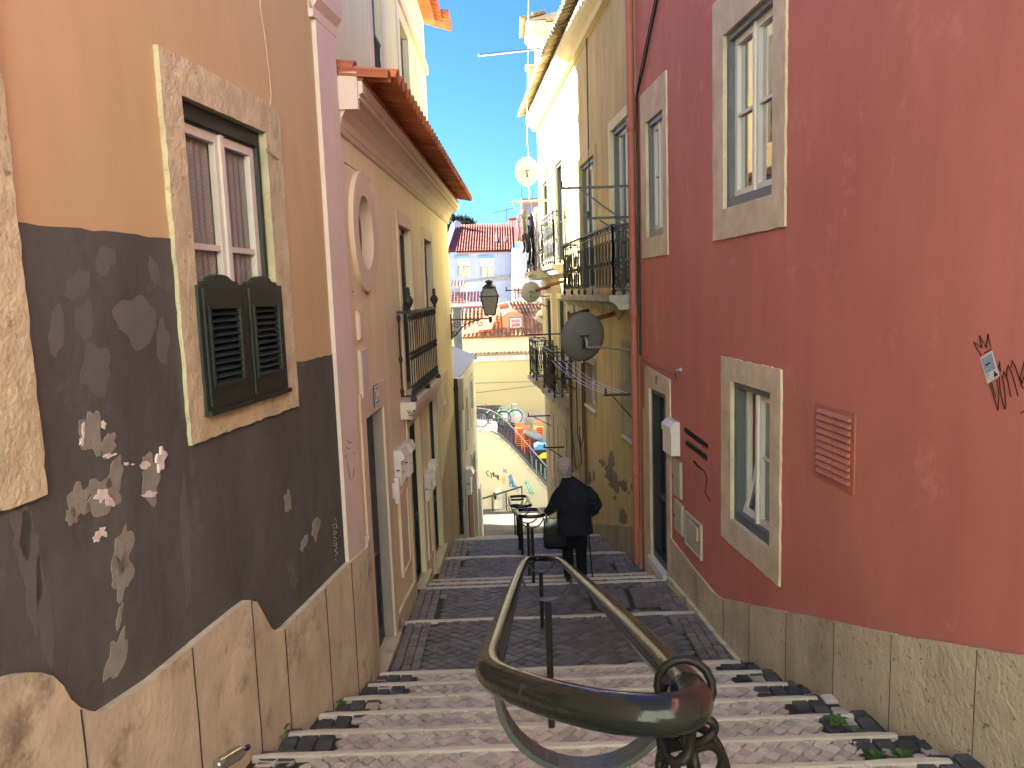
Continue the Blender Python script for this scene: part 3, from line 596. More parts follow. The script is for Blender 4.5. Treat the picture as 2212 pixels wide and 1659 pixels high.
# balcony doors and lower ironwork doors
for (a, b, c, d_) in [(9.75, 10.72, -1.30, .90), (12.05, 13.0, -1.0, .88)]:
    dd = bdoor(a, b, c, d_, 'gdark', .11, .13, 'balcony_door'); MB().ring(B, (a+.005, b-.005, c+.005, d_-.005), (a+.08, b-.08, c+.1, d_-.08), -.11, -.08).build('frame', 'doordark', dd)
for (a, b, c, d_) in [(9.75, 10.7, -4.02, -1.70), (11.75, 12.75, -4.33, -1.68)]:
    dd = bdoor(a, b, c, d_, 'black', .10, .16); mb = MB()
    mb.ring(B, (a+.005, b-.005, c+.005, d_-.005), (a+.07, b-.07, c+.07, d_-.07), -.10, -.06)
    for k in range(9): u = a+.1+(b-a-.2)*k/8; mb.fb(B, u-.008, u+.008, c+.9, d_-.07, -.095, -.075)
    mb.fb(B, a+.07, b-.07, c+.85, c+.95, -.10, -.055); mb.build('ironwork', 'green', dd)
    MB().fb(B, a-.12, b+.12, c-.45, c+.004, -.09, .08).build('doorstep', 'stone_plinth', H)
frame_sur(13.75, 14.25, -2.02, -1.72, .30).build('window', 'beigetrim', H); 
MB().fb(B, 13.76, 14.24, -2.01, -1.73, -.25, -.2).build('small_window_pane', 'gdark', H)
# lower plaster band
mb = MB(); mb.prism(B, [(13.0, -5.4), (15.85, -5.4), (15.85, -2.3), (13.9, -2.9), (13.0, -3.3)], .001, .015); mb.build('painted_band', mat('dull_cream_band', (.50, .43, .32), (.42, .36, .26), ns=1.5, streak=.3), H)
# plinth near the pilaster
mb = MB(); mb.prism(B, [(6.83, -4.2), (7.04, -4.2), (7.04, -2.26), (6.95, -2.24), (6.83, -2.33)], .001, .05); mb.build('plinth', 'stone_plinth', H); MB().prism(B, [(8.31, -4.3), (9.55, -4.3), (9.55, -3.72), (8.31, -3.62)], .001, .03).build('plinth', 'stone_plinth', H)
# cornice and eaves tiles
prof = [(-.3, 1.44), (.02, 1.44), (.035, 1.47), (.02, 1.495), (.03, 1.50), (.045, 1.56), (.09, 1.64), (.16, 1.70), (.21, 1.715), (.21, 1.75), (.24, 1.76), (.24, 1.86), (-.3, 1.90)]
mb = MB(); mb.extr(B, prof, 6.85, 16.05); mb.build('cornice', 'ceiltrim', H)
mb = MB(); mb.extr(B, [(-.3, 1.905), (.25, 1.868), (.25, 1.885), (-.3, 1.95)], 6.85, 16.05); mb.build('roof', 'tile', H)
rf = tiles(B.P(6.95, 1.875, .50), B.P(16, 0, 0)-B.P(6, 0, 0), Vector((-1, 0, .22)), 40, 3, .228, .42, chan=True); rf.build('roof_tiles', 'tile', H)
mb = MB(); n = 10
for (o0, o1) in ((-.35, .05), (.03, .47)):
    vs = []
    for o in (o0, o1):
        for rad in (.085, .068):
            for k in range(n+1): a_ = math.pi*k/n; vs.append(B.P(6.9+math.cos(a_)*rad, 2.02-.08*(o+.3)+math.sin(a_)*rad-.09, o))
    m_ = n+1; fs = []
    for k in range(n): fs += [(k, k+1, 2*m_+k+1, 2*m_+k), (m_+k+1, m_+k, 3*m_+k, 3*m_+k+1), (k+1, k, m_+k, m_+k+1), (2*m_+k, 2*m_+k+1, 3*m_+k+1, 3*m_+k)]
    fs += [(0, 2*m_, 3*m_, m_), (n, m_+n, 3*m_+n, 2*m_+n)]; mb.add(vs, fs, False)
mb.build('verge_tile', 'tile', H)
MB().fb(B, 6.82, 6.90, 1.62, 1.93, -.28, .20).build('cornice_end', 'pink', H)
# balcony
bl = MB().extr(B, [(0, -1.52), (.15, -1.52), (.15, -1.40), (.19, -1.40), (.19, -1.31), (0, -1.31)], 9.28, 12.1).build('balcony', 'ceiltrim', H)
mb = MB(); o_ = .15; ra, rb, zb, zt_ = 9.36, 11.95, -1.31, -.22
mb.fb(B, ra, rb, zt_, zt_+.035, o_-.025, o_+.025); mb.fb(B, ra, rb, zb+.06, zb+.085, o_-.015, o_+.015); mb.fb(B, ra, rb, zt_-.10, zt_-.085, o_-.01, o_+.01)
for (u, s_) in ((ra, 0), (rb, 0)): mb.fb(B, u-.02, u+.02, zt_, zt_+.035, 0, o_-.026); mb.fb(B, u-.012, u+.012, zb+.06, zb+.08, 0, o_-.02)
nb = 13
for k in range(nb+1):
    u = ra+.03+(rb-ra-.06)*k/nb; c = B.P(u, zb+.08, o_); h = zt_-zb-.08
    mb.lathe(c, [(.020, 0), (.026, .03), (.011, .06), (.022, .10), (.008, .13), (.008, h*.42), (.024, h*.45), (.010, h*.48), (.024, h*.51), (.008, h*.54), (.008, h-.1), (.024, h-.05), (.012, h-.02), (.016, h)], 6)
mb.lathe(B.P(ra, zb+.08, .02), [(.02, 0), (.03, .05), (.012, .1), (.012, .4), (.03, .45), (.012, .5), (.012, .9), (.03, .95), (.02, 1.0)], 6)
r1 = mb.build('railing', 'iron', bl)
mb = MB()
for u in (ra, rb): mb.lathe(B.P(u, zt_+.035, o_), [(.03, 0), (.02, .03), (.035, .05), (.06, .10), (.062, .13), (.04, .17), (.02, .19), (.035, .21), (.02, .23), (.028, .25), (.02, .28), (.003, .29)], 10)
for u in (ra, (ra+rb)/2, rb): mb.lathe(B.P(u, zb-.02, o_+.01), [(.01, 0), (.035, .02), (.04, .05), (.03, .08), (.02, .09)], 8)
mb.build('finial', 'iron', r1)
mb = MB()
fp = lambda x, z: Vector((B.P(9.278, 0, 0).x+x, 9.272, z))
for s_ in [[(.10, -1.44), (.08, -1.41), (.11, -1.40), (.10, -1.45)], [(.12, -1.41), (.14, -1.45), (.11, -1.46)], [(.09, -1.47), (.14, -1.475), (.16, -1.465)], [(.115, -1.43), (.15, -1.48), (.10, -1.50), (.15, -1.505)]]: mb.tube([fp(*p) for p in s_], .004, 4)
mb.build('graffiti', 'marker', bl)
# small panels on the wall
for (u0, u1, z0, z1, m_) in [(7.13, 7.32, -.40, -.13, 'beigetrim'), (7.12, 7.42, -.95, -.50, 'ceiltrim')]:
    p_ = MB().fb(B, u0, u1, z0, z1, .001, .03).build('wall_hatch', m_, H); MB().fb(B, u0+.02, u1-.02, z0+.02, z1-.02, .0305, .036).build('hatch_lid', m_, p_)
for (u0, u1, z0, z1) in [(8.75, 9.35, -3.35, -2.35), (10.95, 11.35, -3.95, -3.0)]:
    p_ = MB().ring(B, (u0, u1, z0, z1), (u0+.03, u1-.03, z0+.03, z1-.03), .001, .035).build('meter_hatch', 'beigetrim', H); MB().fb(B, u0+.031, u1-.031, z0+.031, z1-.031, .001, .015).build('hatch_lid', 'beigetrim', p_)
mb = MB()
sx = lambda x, y: B.P(*B.on(x, y), .004)
L2 = [(750, 950), (754, 958), (760, 954)], [(748, 966), (752, 970), (757, 967)], [(745, 983), (747, 990)], [(762, 975), (766, 982)], [(750, 1000), (756, 1035), (762, 1033), (764, 1012)]
mb2 = MB()
for s_ in L2: mb2.tube([L.P(*L.on(x, y, .035), .037) for x, y in s_], .0022, 4)
# mailboxes on the beige house
def slot_mail(pl, u, z, w_, h, dp, label, nm='mailbox'):
    e = empty(nm, pl.P(u, z, 0), label, 'mailbox', 'white mailboxes by the doors')
    mb = MB(); mb.extr(pl, [(.002, z), (dp*.62, z), (dp*.62, z+h*.70), (.002, z+h*.70)], u, u+w_); mb.build('box', 'mail', e)
    mb = MB(); mb.extr(pl, [(.002, z+h*.705), (dp*.85, z+h*.705), (dp, z+h*.80), (dp*.70, z+h), (.002, z+h)], u-.01, u+w_+.01); mb.build('hood', 'mail', e)
    mb = MB(); mb.fb(pl, u-.0125, u-.0105, z+h*.42, z+h*.46, dp*.2, dp*.5); mb.fb(pl, u+w_*.35, u+w_*.65, z+h*.3, z+h*.34, dp*.622, dp*.63); mb.build('lock', 'iron', e)
slot_mail(B, 8.66, -2.20, .30, .42, .13, 'nearest tall white mailbox with slanted hood, in the lit patch of the beige wall')
slot_mail(B, 9.25, -2.24, .28, .42, .13, 'white hooded mailbox just before the first ironwork door, behind the nearest mailbox')
slot_mail(B, 10.9, -3.02, .28, .42, .12, 'lower of two white hooded mailboxes between the two ironwork doors')
slot_mail(B, 11.42, -2.98, .28, .42, .12, 'higher of two white hooded mailboxes beside the second ironwork door')
mb = MB(); mb.tube([B.P(8.5, -2.36, .05), B.P(8.5, -2.06, .05)], .035, 12); mb.fb(B, 8.47, 8.53, -2.3, -2.12, 0, .03); thing(mb, 'newspaper_tube', 'mail', 'small white tube fixed on the beige wall left of the mailboxes', 'tube')
mb = MB(); mb.tube([B.P(15.75, -5.1, .05), B.P(15.75, -1.75, .05)], .04, 8)
for z in (-4.4, -3.2, -2.0): mb.lathe(B.P(15.75, z, .05), [(.052, 0), (.052, .06)], 8)
thing(mb, 'drainpipe', 'iron', 'dark drainpipe down the far corner of the beige house', 'drainpipe')
# ============================================================ TALL HOUSE behind the eaves
H2 = empty('tall_beige_house', (-3, 13, 1.5), 'tall beige house rising behind the terracotta eaves', 'house')
th = [(10.9, 11.75, 2.75, 5.4), (13.75, 14.85, 2.75, 4.75)]
facade(T, 6.8, 18.2, 1.5, 6.25, th).build('wall', 'tally', H2); shell(T, 6.8, 18.2, 1.5, 6.24, 6).build('side_wall', 'tally', H2)
MB().fb(T, 6.82, 7.45, 1.9, 6.2, .001, .10).build('corner_pier', 'beigetrim', H2)
for (a, b, c, d_) in th:
    f = MB().ring(T, (a-.28, b+.28, c-.1, d_+.25), (a, b, c, d_), .001, .025).build('window', 'beigetrim', H2)
    MB().fb(T, a+.004, b-.004, c+.004, d_-.004, -.16, -.12).build('pane', 'gdark', f); MB().ring(T, (a+.005, b-.005, c+.005, d_-.005), (a+.07, b-.07, c+.07, d_-.07), -.12, -.08).build('frame', 'greymetal', f)
    mb = MB(); mb.fb(T, a+.01, b-.01, c+.90, c+.94, -.06, -.01)
    for k in range(9): mb.lathe(T.P(a+.06+(b-a-.12)*k/8, c+.02, -.035), [(.02, 0), (.028, .1), (.012, .25), (.03, .5), (.012, .7), (.02, .88)], 6)
    mb.build('railing', 'iron', f)
MB().fb(T, 6.8, 18.24, 5.03, 5.22, .001, .06).build('string_course', 'beigetrim', H2)
tiles(T.P(6.8, 6.25, .40), (0, 1, 0), (-1, 0, .3), 50, 2, .235, .42, chan=True).build('roof_tiles', 'tile', H2)
MB().fb(T, 6.8, 18.5, 6.245, 6.3, -5, .25).build('roof', 'tile', H2)
tiles(T.P(18.2, 6.33, .55), (0, 1, 0), (-1, 0, .3), 5, 3, .235, .42, chan=True).build('roof_tiles', 'tile', H2)
# ============================================================ LOW WHITE HOUSE at the end on the left
H3 = empty('low_white_house', (-1.6, 19, -6.5), 'low white house with grey blue roof beyond the beige house', 'house')
wh = [(18.35, 18.95, -3.45, -2.55), (19.9, 20.7, -3.15, -2.35), (16.3, 17.3, -7.2, -4.0), (16.4, 17.2, -3.6, -2.4), (19.4, 20.6, -7.0, -4.3)]
facade(B, 15.92, 22.0, -8.2, -1.83, wh).build('wall', 'white', H3)
shell(B, 15.92, 22.0, -8.2, -1.85, 6).build('side_wall', 'white', H3)
for (a, b, c, d_) in wh[:2]+[wh[3]]:
    f = MB().ring(B, (a-.22, b+.22, c-.35, d_+.2), (a, b, c, d_), .001, .02).build('window', 'whitedirty', H3); MB().fb(B, a+.01, b-.01, c+.01, d_-.01, -.25, -.06).build('pane', 'gdark', f)
for (a, b, c, d_) in (wh[2], wh[4]):
    f = MB().fb(B, a+.01, b-.01, c+.01, d_-.01, -.2, -.1).build('door', 'doordark', H3); MB().prism(B, [(a-.12, c), (a, c), (a, d_), (b, d_), (b, c), (b+.12, c), (b+.12, d_+.15), (a-.12, d_+.15)], .001, .03).build('surround', 'whitedirty', f)
MB().fb(B, 18.0, 19.2, -7.0, -4.6, .001, .03).build('wooden_door', 'doorwood', H3)
MB().fb(B, 21.4, 21.95, -8.2, -5.6, .001, .08).build('corner_guard', 'white', H3)
mb = MB(); mb.add([B.P(16, -1.80, .05), B.P(22.1, -1.80, .05), B.P(22.1, -.55, -2.8), B.P(16, -.55, -2.8), B.P(16, -1.84, .05), B.P(22.1, -1.84, .05), B.P(22.1, -.6, -2.8), B.P(16, -.6, -2.8)], [(0, 1, 2, 3), (4, 5, 6, 7), (0, 1, 5, 4), (1, 2, 6, 5), (2, 3, 7, 6), (3, 0, 4, 7)]); mb.build('roof', 'bluegrey', H3)
mb = MB(); mb.add([B.P(22.02, -1.85, 0), B.P(22.02, -.62, -2.8), B.P(22.02, -1.85, -2.8), B.P(21.9, -1.85, 0), B.P(21.9, -.62, -2.8), B.P(21.9, -1.85, -2.8)], [(0, 1, 2), (3, 4, 5), (0, 1, 4, 3)]); mb.build('gable', 'white', H3)
mb = MB(); mb.fb(B, 21.95, 22.15, -1.9, -1.78, -.3, .06); mb.build('gutter_end', 'black', H3)
e = empty('sun_block_house', (-6, 25, -2), 'unseen plain block added behind the low white house to shade the yellow wall', 'house')  # unseen blocks added to keep the sun off the lower yellow wall
MB().box(-14, -3.2, 22.3, 26.8, -13, 2.7).build('wall', 'cream', e); MB().box(-14, -4.2, 16.4, 22.29, -.4, 2.95).build('sun_block_upper', 'cream', e)
# tall grey flue panel behind the beige corner
mb = MB(); q = Front(23.2); a = q.on(978, 668); b = q.on(1000, 790); mb.fb(q, a[0], b[0], -2.3, a[1], -.4, 0); mb.fb(q, a[0]-.03, b[0]+.05, a[1], a[1]+.06, -.45, .03); mb.fb(q, (a[0]+b[0])/2+.0, (a[0]+b[0])/2+.05, -2.3, a[1]-.05, .001, .02)
thing(mb, 'sheet_metal_flue', 'bluegrey', 'tall blue grey sheet metal flue casing rising behind the low white house', 'flue')
e = empty('meter_cabinet', B.P(16.0, -2.6, 0), 'grey beige metal cabinet on the wall at the far corner of the beige house', 'cabinet')
MB().fb(B, 15.95, 16.30, -2.45, -1.78, .005, .18).build('body', 'meter', e); MB().tube([B.P(16.1, -2.45, .08), B.P(16.1, -4.6, .06)], .025, 6).build('conduit', 'meter', e)
slot_mail(B, 17.6, -4.75, .35, .62, .2, 'far white mailbox on the low white house')
# ============================================================ RED HOUSE (right)
H = empty('red_house', (2.6, 4, -3.2), 'red plastered house with stone framed windows and a speckled stone plinth', 'house')
up = (6.70, 7.87, .76, 2.45); sm_ = (10.0, 10.83, .68, 2.255); lo = (6.70, 7.66, -2.42, -.965); dr = (9.98, 10.83, -3.93, -1.42)
facade(RW, -4, 11.40, -5, 4.35, [up, sm_, lo, dr]).build('wall', 'red', H)
shell(RW, -4, 11.40, -5, 4.34, 6).build('side_wall', 'red', H)
def redwin(h, outer, pane, open_=False, rec=.06):
    a, b, c, d = h
    f = MB().ring(RW, (a+.008, b-.008, c+.008, d-.008), (a+.07, b-.07, c+.10, d-.07), -rec-.08, -.018).build('window', 'greymetal', H)
    MB().ring(RW, outer, (a+.004, b-.004, c+.004, d-.004), -rec-.09, .022, jit=.007).build('surround', 'stone_grey', f)
    a += .072; b -= .072; c += .102; d -= .072; m_ = (a+b)/2
    if not open_:
        sash(RW, a, b, c, d, -rec-.01, 2, (.52,), fw=.065, gb=.03).build('sash', 'pinkwhite', f); MB().fb(RW, a+.01, b-.01, c+.01, d-.01, -rec-.055, -rec-.05).build('pane', pane, f)
    else:
        sash(RW, a, m_, c, d, -rec-.01, 1, (.52,), fw=.065, gb=.03).build('sash', 'pinkwhite', f); MB().fb(RW, a+.01, m_-.01, c+.01, d-.01, -rec-.055, -rec-.05).build('pane', pane, f)
        mb = MB(); dp = .30                                              # far leaf tilted inwards at the top
        P = lambda u, t, k=0: RW.P(u, c+(d-c)*t*.97, -rec-.02-dp*t-k)
        def brr(u0, u1, t0, t1):
            mb.hexa([P(u0, t0), P(u1, t0), P(u1, t0, .04), P(u0, t0, .04), P(u0, t1), P(u1, t1), P(u1, t1, .04), P(u0, t1, .04)])
        l, r = m_+.01, b-.004
        brr(l, l+.06, 0, 1); brr(r-.06, r, 0, 1); brr(l+.06, r-.06, 0, .05); brr(l+.06, r-.06, .95, 1); brr(l+.06, r-.06, .5, .525); mb.build('tilted_sash', 'pinkwhite', f)
        MB().hexa([P(l+.05, .04, .018), P(r-.05, .04, .018), P(r-.05, .04, .024), P(l+.05, .04, .024), P(l+.05, .96, .018), P(r-.05, .96, .018), P(r-.05, .96, .024), P(l+.05, .96, .024)]).build('pane', 'gdark', f)
        MB().fb(RW, b-.05, b-.002, c, d, -rec-.10, -rec-.05).build('frame_post', 'whitepaint', f); MB().fb(RW, m_-.03, m_+.005, c, d, -rec-.02, -rec+.015).build('mullion', 'pinkwhite', f)
    mb = MB()
    for u in (a+.15, b-.15): mb.lathe(RW.P(u, c-.06, -rec+.02), [(.014, 0), (.014, .008), (.006, .014)], 8, axis=(-1, 0, 0))
    mb.build('bolt', 'black', f); return f
redwin(up, (6.46, 8.165, .465, 2.85), 'gsky'); redwin(sm_, (9.84, 11.10, .41, 2.68), 'gdark'); redwin(lo, (6.50, 7.93, -2.69, -.74), 'gdark', True)
# wooden shutter edge seen in the small window
MB().fb(RW, 10.55, 10.62, .8, 2.15, -.128, -.10).build('inner_shutter', 'whitepaint', H)
# door
a, b, c, d = dr
f = MB().ring(RW, (a+.008, b-.008, c+.006, d-.008), (a+.08, b-.08, c+.12, d-.08), -.16, -.02).build('door', 'doordark', H)
MB().fb(RW, a+.08, b-.08, c+.12, d-.08, -.14, -.12).build('pane', 'gdark', f); mb = MB(); mb.fb(RW, a+.08, b-.08, -3.02, -2.92, -.119, -.08); mb.fb(RW, a+.40, a+.46, c+.12, d-.08, -.1195, -.09); mb.build('door_rail', 'doordark', f)
mb = MB(); mb.prism(RW, [(9.80, -4.3), (a+.004, -4.3), (a+.004, d-.004), (b-.004, d-.004), (b-.004, -4.5), (11.18, -4.6), (11.18, -1.12), (9.80, -1.20)], -.2, .02); mb.build('surround', 'stone_grey', f)
MB().fb(RW, a+.012, b-.012, c-.095, c+.012, -.019, .075).build('threshold', 'mail', f); MB().fb(RW, a-.10, b+.1, -4.6, c-.102, -.2, .07).build('doorstep', 'stone_grey', f)
textmesh('29', .17, 'house_number', 'black', f, RW.P(10.42, -1.28, .023), (0, -1, 0), (0, 0, 1), .9)
# plinth of upright speckled slabs
tp = [(3.0, -1.68), (3.68, -1.93), (4.72, -2.306), (5.6, -2.603), (6.37, -2.863), (7.19, -3.145), (7.95, -3.40), (8.17, -3.423), (9.0, -3.39), (9.80, -3.33)]
tp = [(-4, .1)]+tp
def zp(u):
    for (a, za), (b, zb) in zip(tp[:-1], tp[1:]):
        if a <= u <= b: return za+(zb-za)*(u-a)/(b-a)
edges_ = [-4, 1.2, 2.2, 3.15, 3.98, 4.78, 5.52, 6.34, 7.15, 7.85, 8.75, 9.798]
mb = MB()
for a, b in zip(edges_[:-1], edges_[1:]):
    us = [a+.0006]+[p[0] for p in tp if a+.02 < p[0] < b-.02]+[b-.0006]; us = sorted(us+[(us[k]+us[k+1])/2 for k in range(len(us)-1)]); q = random.uniform(-.0008, .0008)
    mb.prism(RW, [(u, zp(u)+random.uniform(-.004, .004)) for u in us]+[(b-.0006, -5), (a+.0006, -5)], .001, .024+q)
mb.build('plinth', 'stone_red', H)
for a in edges_[1:-1]: MB().prism(RW, [(a-.001+.003*math.sin(k*.9+a), -4.6+(zp(a)-.01+4.6)*k/14) for k in range(15)]+[(a+.001+.003*math.sin(k*.9+a), -4.6+(zp(a)-.01+4.6)*k/14) for k in range(14, -1, -1)], .0235, .0275).build('joint', 'mortar', H)
mb = MB(); mb.extr(RW, [(.024, -6), (.10, -6), (.10, -5.9), (.024, -5.8)], 0, 1)   # low weathered fillet along the foot of the wall
mb = MB()
mb.prism(RW, [(7.3, -3.80), (7.9, -3.83), (8.7, -3.83), (9.79, -3.86), (9.79, -4.3), (7.3, -4.1)], .028, .075)
mb.build('foot_fillet', 'stone_plinth', H)
# louvred vent
va, vb, vc, vd = 5.31, 5.90, -1.525, -.94
f = MB().fb(RW, va, vb, vc, vd, .001, .012).build('vent', 'redmetal', H)
mb = MB(); m_ = (va+vb)/2
for (l, r) in ((va+.05, m_-.012), (m_+.012, vb-.05)):
    for k in range(10):
        z = vd-.065-k*.052
        mb.add([RW.P(l, z+.03, .012), RW.P(r, z+.03, .012), RW.P(r-.012, z, .034), RW.P(l+.012, z, .034), RW.P(l, z-.004, .012), RW.P(r, z-.004, .012)], [(0, 1, 2, 3), (3, 2, 5, 4), (0, 3, 4), (1, 5, 2)])
mb.build('louvres', 'redmetal', f)
# marks
mb = MB()
for s_ in [[(1480, 928), (1493, 938), (1512, 950), (1530, 965)], [(1483, 957), (1498, 966), (1515, 978), (1528, 990)]]:
    for dy in (-3, 0, 3): stroke(RW, [(x, y+dy) for x, y in s_], .011, mb)
    for k in range(12): x = s_[0][0]+4+k*3.6; y = s_[0][1]+(s_[-1][1]-s_[0][1])*(k/12.)+2; stroke(RW, [(x, y-7+random.uniform(-3, 2)), (x+1, y+7)], .003, mb)
stroke(RW, [(1499, 997), (1508, 1008), (1519, 1016)], .009, mb); stroke(RW, [(1500, 995), (1512, 1009), (1522, 1018), (1528, 1032), (1526, 1050), (1524, 1064), (1535, 1083)], .006, mb)
mb.build('graffiti', 'marker', H)
mb = MB()
cx = lambda x, y: (2400+x*.1567)*.8642; cy = lambda x, y: (800+y*.1567)*.8642
for s_ in [[(225, 350), (355, 435), (320, 245), (390, 365)], [(400, 390), (430, 440), (455, 220), (500, 430)], [(515, 460), (400, 525)], [(225, 355), (290, 470), (350, 560)], [(640, 650), (655, 820), (620, 760), (645, 660)],
           [(480, 1000), (560, 1260), (615, 1440), (632, 1200), (600, 950)], [(510, 985), (580, 1235)], [(635, 900), (650, 1120), (690, 1320), (730, 1420), (742, 1370), (715, 1050), (680, 880)], [(690, 950), (710, 820), (770, 960), (820, 1225)],
           [(755, 950), (760, 770), (780, 720), (830, 830), (890, 1030), (935, 1215)], [(825, 760), (840, 640), (890, 740), (960, 950), (1010, 1090)], [(965, 950), (1000, 800), (1040, 640), (1060, 800), (1000, 1010), (970, 900)], [(1060, 640), (1090, 900), (1120, 1150)], [(975, 1495), (1060, 1420)]]:
    stroke(RW, [(cx(*p), cy(*p)) for p in s_], .0028, mb)
mb.build('graffiti', 'markerred', H)
q = [RW.on(cx(*p), cy(*p)) for p in [(340, 605), (530, 485), (650, 895), (455, 1020)]]
st = thing(MB().prism(RW, q, .006, .0075), 'sticker', 'sticker', 'small white sticker with purple and green print under a drawn crown', 'sticker')
def bil(s_, t_): 
    a, b = (q[0][0]*(1-s_)+q[1][0]*s_, q[0][1]*(1-s_)+q[1][1]*s_), (q[3][0]*(1-s_)+q[2][0]*s_, q[3][1]*(1-s_)+q[2][1]*s_); return (a[0]*(1-t_)+b[0]*t_, a[1]*(1-t_)+b[1]*t_)
MB().prism(RW, [bil(.08, .06), bil(.92, .06), bil(.92, .66), bil(.08, .66)], .0076, .0082).build('print', 'stickart', st)
mb = MB(); mb.prism(RW, [bil(.25, .33), bil(.65, .33), bil(.65, .39), bil(.25, .39)], .0083, .0088); mb.prism(RW, [bil(.62, .93), bil(.74, .70), bil(.95, .93)], .0077, .0083); mb.prism(RW, [bil(.06, .72), bil(.32, .72), bil(.32, .74), bil(.06, .74)], .0077, .0083); mb.prism(RW, [bil(.06, .80), bil(.25, .80), bil(.25, .815), bil(.06, .815)], .0077, .0083); mb.build('lettering', 'marker', st)
# mailbox, meter boxes
e = empty('mailbox', RW.P(9.6, -2.13, 0), 'white enamel mailbox beside the door of the red house', 'mailbox')
mb = MB(); mb.extr(RW, [(.002, -2.13), (.115, -2.13), (.115, -1.76), (.07, -1.70), (.002, -1.70)], 9.42, 9.79); mb.build('body', 'mail', e)
mb = MB(); mb.extr(RW, [(.072, -1.70), (.13, -1.76), (.13, -1.84), (.118, -1.84), (.118, -1.765), (.072, -1.71)], 9.41, 9.80); mb.fb(RW, 9.79, 9.795, -1.83, -1.80, .03, .10); mb.build('flap', 'mail', e)
MB().fb(RW, 9.791, 9.80, -1.95, -1.92, .05, .08).build('lock', 'iron', e)
for (u0, u1, z0, z1, o1, lb) in [(9.34, 9.68, -2.68, -2.20, .03, 'narrow beige cover plate directly under the white mailbox'), (9.28, 9.62, -3.14, -2.74, .035, 'narrow beige meter door lower than the cover plate, left of the large meter box')]:
    e = empty('meter_box', RW.P(u0, z0, 0), lb, 'meter box'); mb = MB(); mb.fb(RW, u0, u1, z0, z1, .001, o1*.7); mb.fb(RW, u0+.02, u1-.02, z0+.02, z1-.02, o1*.7, o1); mb.build('body', 'meter', e); MB().fb(RW, u1-.06, u1-.045, (z0+z1)/2-.02, (z0+z1)/2+.02, o1, o1+.008).build('lock', 'iron', e)
e = empty('meter_box', RW.P(8.6, -3.2, 0), 'large beige meter box with a small hinged lid, low on the red wall', 'meter box')
mb = MB(); mb.ring(RW, (8.58, 9.19, -3.20, -2.77), (8.61, 9.16, -3.17, -2.80), .001, .03); mb.fb(RW, 8.61, 9.16, -3.17, -2.80, .001, .018); mb.build('body', 'meter', e); MB().fb(RW, 8.68, 9.08, -3.0, -2.84, .0185, .04).build('flap', 'meter', e)
e = empty('wall_hook', RW.P(9.35, -1.03, 0), 'grey hook with a curl of black wire above the mailbox', 'hook')
MB().lathe(RW.P(9.35, -1.03, 0), [(.03, 0), (.03, .03), (.012, .035), (.012, .07)], 10, axis=(-1, 0, 0)).build('plate', 'galv', e)
mb = MB(); mb.tube([RW.P(*p) for p in [(9.36, -1.04, .06), (9.44, -1.06, .05), (9.50, -1.12, .03), (9.46, -1.16, .02), (9.6, -1.12, .01), (9.9, -1.09, .028), (10.4, -1.10, .028), (10.9, -1.07, .028), (11.2, -1.06, .01)]], .006, 5); mb.build('wire', 'black', e)
MB().fb(RW, 11.05, 11.25, -1.78, -1.12, .001, .02).build('cable_cover', 'redmetal', H)
e = empty('drainpipe', RW.P(11.45, -4.2, 0), 'red painted drainpipe between the red and yellow houses', 'drainpipe')
MB().tube([RW.P(11.42, -4.25, .075), RW.P(11.42, 4.3, .075)], .055, 14).build('pipe', 'redmetal', e)
for z in (-2.9, -.45, 2.25): MB().lathe(RW.P(11.42, z, .075), [(.056, 0), (.066, .005), (.066, .10), (.062, .12), (.062, .2), (.056, .205)], 14).build('collar', 'redmetal', e)
mb = MB(); mb.tube([RW.P(10.0, 3.75, .03), RW.P(10.5, 3.3, .035), RW.P(10.9, 2.97, .03), RW.P(11.23, 2.70, .035), RW.P(11.27, 2.3, .03), RW.P(11.28, 1.0, .02), RW.P(11.27, -1.0, .02)], .018, 6); mb.tube([RW.P(9.6, 4.2, .035), RW.P(10.9, 3.0, .055), RW.P(11.25, 2.65, .05)], .009, 5)
thing(mb, 'cable', 'black', 'thick black cable slanting across the red wall to the drainpipe', 'cable')
# ============================================================ YELLOW HOUSE (right, beyond the pipe)
H = empty('yellow_house', (1.9, 17, -5.0), 'tall yellow plastered house with iron balconies and mossy tiled eaves', 'house')
yh = [(11.75, 13.05, -.05, 2.60), (14.50, 16.0, -.04, 2.50), (11.72, 12.43, -2.40, -1.0), (14.88, 15.85, -2.38, -1.49), (18.3, 19.5, .68, 3.1), (20.9, 22.0, .68, 3.0), (18.2, 19.6, -2.5, -.2), (20.9, 22.0, -2.5, -.2), (18.9, 20.2, -6.3, -3.6), (17.0, 18.0, -6.0, -3.1), (21.2, 22.1, -5.4, -3.6)]
facade(RW, 11.43, 23.0, -8.5, 5.0, yh).build('wall', 'yellow', H); shell(RW, 11.43, 23.0, -8.5, 4.99, 5.5).build('side_wall', 'cream', H)
window(H, RW, *yh[0], pane='gsky', rec=.10, bars=(.18,), surround=(.15, .03), sm='cream', name='balcony_door', outer=True)
window(H, RW, *yh[1], pane='gsky', rec=.10, bars=(.18,), surround=(.15, .03), sm='yellow', name='balcony_door', outer=True)
window(H, RW, *yh[2], pane='gdark', rec=.11, surround=(.14, .02), sm='yellowgrey', sill=.06); window(H, RW, *yh[3], pane='gdark', rec=.11, surround=(.14, .02), sm='yellowgrey', sill=.06)
for h in yh[4:8]: window(H, RW, *h, frame='whitepaint', pane='gsky', rec=.12, bars=(.2, .55), surround=(.13, .03), sm='cream', name='balcony_door', outer=True, om='green')
for h in yh[8:9]: window(H, RW, *h, frame='doordark', pane='gdark', rec=.15, surround=(.14, .03), sm='yellowgrey', name='door')
